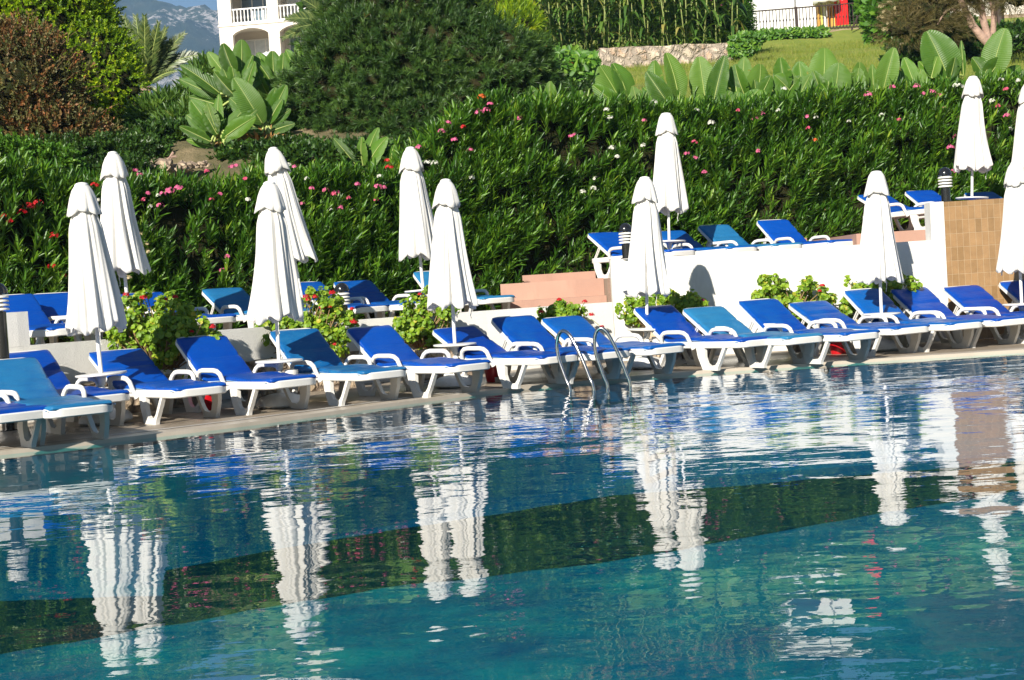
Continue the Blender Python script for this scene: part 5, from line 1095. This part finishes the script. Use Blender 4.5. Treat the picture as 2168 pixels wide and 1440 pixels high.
for i in range(7):
    bm = bmesh.new(); x = -.42 + i * .13; box(bm, x, x + .10, -.2, .2, -.3, .95 + .2 * random.random(), Matrix.Rotation(R(random.uniform(-4, 4)), 4, 'Y')); obj('board', bm, simple('board%d' % i, [(.6, .3, .05), (.55, .5, .12), (.7, .68, .6), (.5, .22, .05)][i % 4], rough=.7), t)
g = at(1752, 62, 61.4); t = thing('cafe_parasol', 'small white scalloped parasol beside the kiosk', 'umbrella', g)
bm = bmesh.new(); lathe(bm, [(.02, -.3), (.02, 1.7)], 10); obj('pole', bm, whitemetal, t)
bm = bmesh.new(); lathe(bm, [(.02, 1.62), (.3, 1.5), (.55, 1.32), (.56, 1.12)], 48, fn=lambda a, r, z: (r * (1 + .04 * math.cos(8 * a)), z - (.05 * abs(math.sin(4 * a)) if z < 1.2 else 0)), cap=False); c_ = obj('canopy', bm, canvas, t, smooth=True); c_.modifiers.new('cloth', 'SOLIDIFY').thickness = .01
g = at(1784, 60, 61.6); t = thing('drinks_cooler', 'tall glossy red cabinet standing behind the black railing', 'cabinet', g)
bm = bmesh.new(); box(bm, -.27, .27, 0, .55, -.3, 1.9); bevel(bm, .03, 2); obj('cabinet', bm, simple('bright_red_enamel', (.75, .012, .008), (.68, .01, .008), .3), t)
bm = bmesh.new(); box(bm, -.24, .24, -.02, -.002, .1, 1.8); bevel(bm, .01, 1); d_ = obj('door', bm, MAT['bright_red_enamel'], t)
bm = bmesh.new(); lathe(bm, [(.05, 0), (.05, .012)], 16); bmesh.ops.transform(bm, matrix=Matrix.Translation((.04, -.022, 1.25)) @ Matrix.Rotation(PI / 2, 4, 'X'), verts=bm.verts); obj('emblem', bm, paint, d_)
bm = bmesh.new(); box(bm, -.2, -.17, -.05, -.02, .6, 1.2); obj('handle', bm, iron, d_)
# ------------------------------------------------------------------ hotel
cream = stucco('cream_render', (.78, .72, .63), (.74, .68, .59), .004)
def hotel():
    Y = 100; g = at(470, 150, Y); g.z = 13; yaw = R(6)
    root = thing('hotel', 'cream hotel with arched openings and white balconies behind the banana clump', 'building', g, -yaw)
    s = Y / 3000
    o0 = at(470, 0, Y); z1 = at(530, 49, Y).z - g.z   # balcony floor level
    bay = 3.35; X0 = 0.0; nb = 7; top_ = z1 + 3.1 * 4; pier = .75
    xsb = [(.95 + i * (bay + .0), .95 + i * bay + 2.55) for i in range(nb)]
    wend = xsb[-1][1] + .9
    # wall built round the openings
    bm = bmesh.new(); yf, yb = 0, .45
    def openings(lv):
        zf = z1 + 3.05 * lv
        return zf
    xsl = [0] + [v for a in xsb for v in a] + [wend]
    for i in range(0, len(xsl), 2): box(bm, xsl[i], xsl[i + 1], yf, yb, -2, top_)
    for a, b in xsb:
        for lv in range(-2, 4):
            zf = z1 + 3.05 * lv; zt = zf + 2.25
            # lintel with an arch below for the lower floors
            zn = zf + 3.05
            if lv < 0:
                n = 14; pts = [(a, zn), (b, zn)]; arch = [(b - (b - a) * i / n, zt + .42 * math.sin(PI * (i / n)) ** .7) for i in range(n + 1)]
                prism(bm, [(x + (-.001), z) for x, z in pts + arch], yf + .003, yb - .003, 'y')
            else: box(bm, a, b, yf + .003, yb - .003, zt + .3, zn)
    box(bm, -.0, wend, yb + 2.0, yb + 8, -2, top_)
    obj('wall', bm, cream, root)
    bm = bmesh.new()
    for lv in range(-2, 5): box(bm, .05, wend - .05, yb + .002, yb + 1.99, z1 + 3.05 * lv - .18, z1 + 3.05 * lv - .003)
    for lv in range(0, 5): box(bm, -.06, wend + .06, -.06, -.003, z1 + 3.05 * lv - .16, z1 + 3.05 * lv - .03)
    obj('floor_slab', bm, cream, root)
    bm = bmesh.new()
    for a, b in xsb[:-1]: box(bm, b + .3, b + .5, yb + .002, yb + 1.99, -2, top_ - .2)
    box(bm, -.0, .14, yb + .002, yb + 1.99, -2, top_); obj('partition', bm, cream, root)
    bm = bmesh.new(); box(bm, -.3, wend + .3, -.3, yb + 8.2, top_ + .003, top_ + .35); obj('roof', bm, cream, root)
    curtain = simple('net_curtain', (.62, .66, .66), (.5, .54, .55), .6, 4); glz = simple('hotel_glass', (.10, .15, .19), (.2, .26, .3), .05, .3)
    for i, (a, b) in enumerate(xsb):
        for lv in range(-2, 4):
            zf = z1 + 3.05 * lv; y = yb + 1.86
            w0 = a + (.1 if i % 2 else .9)
            bm = bmesh.new(); box(bm, a + .1, b - .1, y + .03, y + .05, zf + .06, zf + 2.2); wn = obj('window', bm, curtain if (i + lv) % 2 else glz, root)
            bm = bmesh.new()
            for q in np.linspace(a + .06, b - .12, 4): box(bm, q, q + .08, y - .02, y + .028, zf + .003, zf + 2.26)
            box(bm, a + .06, b - .06, y - .022, y + .026, zf + 2.2, zf + 2.29); obj('frame', bm, whitemetal, wn)
            if lv >= 0:
                bm = bmesh.new(); box(bm, a, b, .1, .2, zf + .95, zf + 1.04); box(bm, a, b, .1, .2, zf + .003, zf + .1)
                k = 10
                for j in range(k):
                    x = a + (b - a) * (j + .5) / k; lathe(bm, [(.055, zf + .1), (.04, zf + .2), (.07, zf + .4), (.045, zf + .6), (.05, zf + .95)], 8, c=(x, .15, 0))
                obj('balustrade', bm, whitemetal, root)
    return root
hotel()
# ------------------------------------------------------------------ shrubs and trees at the right and far back
g = groundat(1500, 50); t = thing('flowering_shrub', 'dark oleander shrub with pale pink flowers left of the kiosk', 'shrub', g)
crown('foliage', t, [ell(1500, 60, 50, 60, 50), ell(1545, 70, 50, 34, 50), ell(1450, 40, 51, 50, 50), ell(1530, 25, 50.6, 45, 40)], 2400, oleander, 4, 3, .9, .13, .24, LANCE, .25, .3, .8, .3, 51)
for px, py in ((1498, 5), (1522, 14), (1540, 24), (1478, 12), (1510, 30)):
    f = flowerhead('blossoms', 'pink', .12, 14, .1, t); f.location = at(px, py, 49) - g
g = groundat(1235, 36); t = thing('flame_lily', 'tall orange flower spikes on the slope left of the stone wall', 'flower', g)
for px, py, s in ((1207, 140, 1), (1209, 155, 1.2), (1208, 170, 1), (1216, 182, .8), (1225, 188, .7), (1150, 104, 1.2), (1193, 158, .5)):
    p = at(px, py, 34); q = at(px + 4, py + 60, 34); bm = bmesh.new(); sweep(bm, [q - g, p - g], circ(.015, 5)); st = obj('flower_stalk', bm, greenstem, t); f = flowerhead('flower_head', 'orange', .10 * s, 24, .09, st); f.location = p - g
for px, py in ((1240, 222), (1200, 208), (1112, 225), (1110, 205)):
    p = at(px, py, 30); f = flowerhead('flower_head', 'orange', .07, 14, .07, t); f.location = p - g
g = groundat(1060, 40); t = thing('feathery_shrub', 'bright yellow-green feathery shrub between the big dark shrub and the maize', 'shrub', g)
crown('foliage', t, [ell(1040, 40, 40, 60, 60), ell(1090, 70, 39, 50, 45), ell(1000, 0, 41, 60, 50)], 1800, L_tree, 5, 3, .8, .12, .22, NEEDW, .25, .5, .75, .35, 81)
g = groundat(1200, 31); t = thing('dark_ground_cover', 'dark leafy ground cover between the big shrub and the first row bananas', 'ground cover', g)
crown('foliage', t, [ell(1170, 215, 31, 60, 26), ell(1240, 215, 31, 50, 24), ell(1120, 240, 30, 40, 20)], 900, L_dark, 4, 3, .9, .08, .15, OVAL, .16, .4, .75, .35, 84)
# brown olive tree with pale forked trunk
g = groundat(2112, 31.5); t = thing('cypress_tree', 'brown-green tree with a pale forked trunk at the upper right', 'tree', g)
def A_(px, py, Y=31.5): return at(px, py, Y)
limb(t, [A_(2130, 175), A_(2118, 130), A_(2098, 98)], .15, .12, bark)
limb(t, [A_(2098, 98), A_(2062, 58), A_(2042, 18), A_(2020, -30)], .11, .05, bark)
limb(t, [A_(2098, 98), A_(2084, 50), A_(2075, 5), A_(2062, -50)], .09, .05, bark, 'branch')
limb(t, [A_(2102, 88), A_(2104, 40), A_(2100, -5), A_(2104, -50)], .07, .05, bark, 'branch')
limb(t, [A_(2052, 40), A_(2010, 20, 31.3), A_(1985, 52, 31.2)], .04, .015, bark, 'branch')
crown('foliage', t, [ell(1960, 30, 31.5, 70, 42), ell(1915, 62, 31.2, 48, 28), ell(2000, 0, 31.8, 80, 38), ell(1990, 60, 31.4, 45, 26), ell(1930, 12, 31.6, 50, 34), ell(2120, -22, 31.5, 70, 34), ell(2040, -60, 32, 130, 60), ell(2160, 0, 31, 40, 18)], 5200, L_olive, 5, 4, .9, .06, .14, NEED, .2, .0, .6, .35, 61)
g = groundat(1960, 34); t = thing('white_flowered_shrub', 'dark shrub sprinkled with small white flowers under the forked tree', 'shrub', g)
crown('foliage', t, [ell(1935, 115, 34, 40, 34), ell(1985, 110, 34.4, 55, 45), ell(1925, 145, 32, 36, 22)], 1400, L_dark, 4, 3, .9, .08, .16, LEAF4, .2, .3, .8, .3, 71)
for k in range(26):
    f = flowerhead('blossoms', random.choice(('white', 'cream')), .05, 6, .06, t); f.location = at(random.gauss(1940, 26), random.gauss(120, 22), 32.8) - g
g = groundat(1880, 52); t = thing('plumeria_shrub', 'light green broad-leaved shrub with cream flowers at the end of the railing', 'shrub', g)
crown('foliage', t, [ell(1880, 45, 52, 32, 36), ell(1900, 20, 53, 40, 34), ell(1868, 5, 55, 34, 30)], 900, L_bright, 4, 3, .9, .2, .4, OVAL, .25, .3, .8, .3, 73)
for k in range(12):
    f = flowerhead('blossoms', 'cream', .12, 8, .13, t); f.location = at(random.gauss(1885, 16), random.gauss(38, 20), 50.5) - g
g = groundat(2140, 37); t = thing('shaded_hedge', 'dark shaded hedge behind the forked tree trunk', 'hedge', g)
crown('foliage', t, [ell(2060, 110, 36.5, 70, 38), ell(2150, 105, 37, 80, 42), ell(2230, 100, 37, 80, 42), ell(2020, 80, 38, 50, 28)], 1900, L_dark, 4, 3, .9, .09, .17, LEAF4, .2, .2, .8, .3, 77)
g = at(2118, 60, 44); bm = bmesh.new(); o = thing('lamp_column', 'thick dark lamp column behind the forked tree', 'lamp post', g)
lathe(bm, [(.22, -.6), (.22, .0), (.13, .06), (.12, 4.6)], 16); obj('post', bm, iron, o); bm = bmesh.new(); lathe(bm, [(.13, 4.6), (.3, 4.7), (.32, 5.0), (.05, 5.25)], 16); obj('lantern', bm, iron, o)
g = at(2150, 52, 58); o = thing('terrace_building', 'low beige terrace building behind the tree at the right edge', 'building', g)
bm = bmesh.new(); box(bm, -1.8, 9, 0, 6, -.9, .42); obj('plinth', bm, conc, o); bm = bmesh.new(); box(bm, -1.6, 9, .2, 6, .423, .95); obj('wall', bm, cream, o)
bm = bmesh.new(); box(bm, -2, 9, -.3, 6.2, 2.9, 3.2); obj('roof', bm, cream, o); bm = bmesh.new()
for x in (-1.4, .6, 2.6, 4.6, 6.6, 8.6): box(bm, x, x + .25, .25, .5, .953, 2.897)
box(bm, -1.6, 9, 3, 3.2, .953, 2.897); obj('pillar', bm, cream, o)
def bgtree(px, Y, etop, mat, lab, seed, w=1.0):
    g = groundat(px, Y); ht = EYE + etop * Y - g.z; t = thing('broadleaf_tree', lab, 'tree', g, 0, 'large trees far behind the garden'); r = ht * .36 * w
    c = [((g.x, g.y, g.z + ht * .62), (r, r, ht * .38)), ((g.x - r * .6, g.y - .3, g.z + ht * .42), (r * .7, r * .7, ht * .3)), ((g.x + r * .65, g.y, g.z + ht * .45), (r * .7, r * .7, ht * .32)), ((g.x + r * .2, g.y - r * .3, g.z + ht * .3), (r * .8, r * .7, ht * .28))]
    crown('foliage', t, c, 1500, mat, 4, 3, .95, .35, .7, LEAF4, .9, .2, .85, .3, seed)
    limb(t, [g, g + Vector((0, 0, ht * .3)), g + Vector((.2, 0, ht * .6))], .35, .15, darkbark)
labs = ['above the big dark shrub', 'left of the maize stand', 'behind the left half of the maize', 'behind the middle of the maize', 'behind the right half of the maize', 'behind the flowering shrub', 'behind the kiosk left corner', 'behind the kiosk', 'behind the red cabinet', 'right of the railing end', 'behind the olive-brown tree', 'behind the forked trunk', 'at the far right edge']
for i, px in enumerate((860, 990, 1110, 1230, 1350, 1470, 1590, 1710, 1830, 1950, 2070, 2200, 2330)):
    bgtree(px, [70, 74, 72, 78, 73, 76, 80, 84, 78, 74, 76, 72, 74][i], [.27, .26, .27, .25, .28, .25, .27, .23, .26, .27, .26, .29, .28][i], L_dark, 'large green tree far ' + labs[i], 100 + i * 7)
# short grass blades on the lawn
xs_ = rng.uniform(2.0, 18, 60000); ys_ = 28 + 29 * rng.random(60000) ** 1.1; P = np.array([(x, y, ter(x, y)) for x, y in zip(xs_, ys_) ]); D = rng.normal(size=(len(P), 3)) * .6 + np.array([0, 0, 1.])
L_grass = leafmat('lawn_blade', [(0, (.12, .18, .015)), (.6, (.20, .26, .025)), (1, (.34, .30, .07))], .7, .3)
o = scatter('lawn', NEED[0], NEED[1], P, D, rdir(len(P)), .10 + .08 * rng.random(len(P)), L_grass); o['kind'] = 'stuff'; tag(o, 'short sunlit grass on the slope under the railing', 'grass')
# ------------------------------------------------------------------ light, sky, air, output
def light():
    el, d = R(28), Vector((.42, .91, 0)).normalized()
    L = bpy.data.lights.new('sun', 'SUN'); L.energy = 5.0; L.angle = R(.55); L.color = (1, .93, .82)
    o = bpy.data.objects.new('sun', L); COL.objects.link(o)
    v = Vector((d.x * math.cos(el), d.y * math.cos(el), -math.sin(el))); o.rotation_euler = v.to_track_quat('-Z', 'Y').to_euler(); o.location = (-20, -40, 30)
    w = bpy.data.worlds.new('World'); scene.world = w; w.use_nodes = True; nt = w.node_tree
    sky = nt.nodes.new('ShaderNodeTexSky'); sky.sky_type = 'NISHITA'; sky.sun_disc = False; sky.sun_elevation = el; sky.sun_rotation = math.atan2(-d.x, -d.y); sky.air_density = 1.0; sky.dust_density = .1; sky.ozone_density = 3
    bg = nt.nodes['Background']; nt.links.new(sky.outputs[0], bg.inputs[0]); bg.inputs[1].default_value = .05
light()
if HAZE:
    bm = bmesh.new(); box(bm, -3500, 3500, -60, 3600, -2.6, 1000); m = bpy.data.materials.new('thin_haze'); m.use_nodes = True; nt = m.node_tree; nt.nodes.remove(nt.nodes['Principled BSDF'])
    v = nt.nodes.new('ShaderNodeVolumePrincipled'); v.inputs['Color'].default_value = (.36, .62, 1, 1); v.inputs['Density'].default_value = .00024; v.inputs['Anisotropy'].default_value = .0
    nt.links.new(v.outputs[0], nt.nodes['Material Output'].inputs['Volume']); o = obj('haze', bm, m); o['kind'] = 'stuff'; tag(o, 'thin blue haze in the air before the mountain', 'haze')
vs = scene.view_settings; vs.view_transform = 'Standard'; vs.look = 'None'; vs.exposure = EXPO; vs.gamma = 1
scene.render.engine = 'CYCLES'; cy = scene.cycles; cy.use_denoising = True; cy.max_bounces = 8; cy.diffuse_bounces = 3; cy.glossy_bounces = 4; cy.transmission_bounces = 4; cy.transparent_max_bounces = 8; cy.volume_bounces = 0; cy.sample_clamp_indirect = 6; cy.caustics_reflective = False; cy.caustics_refractive = False
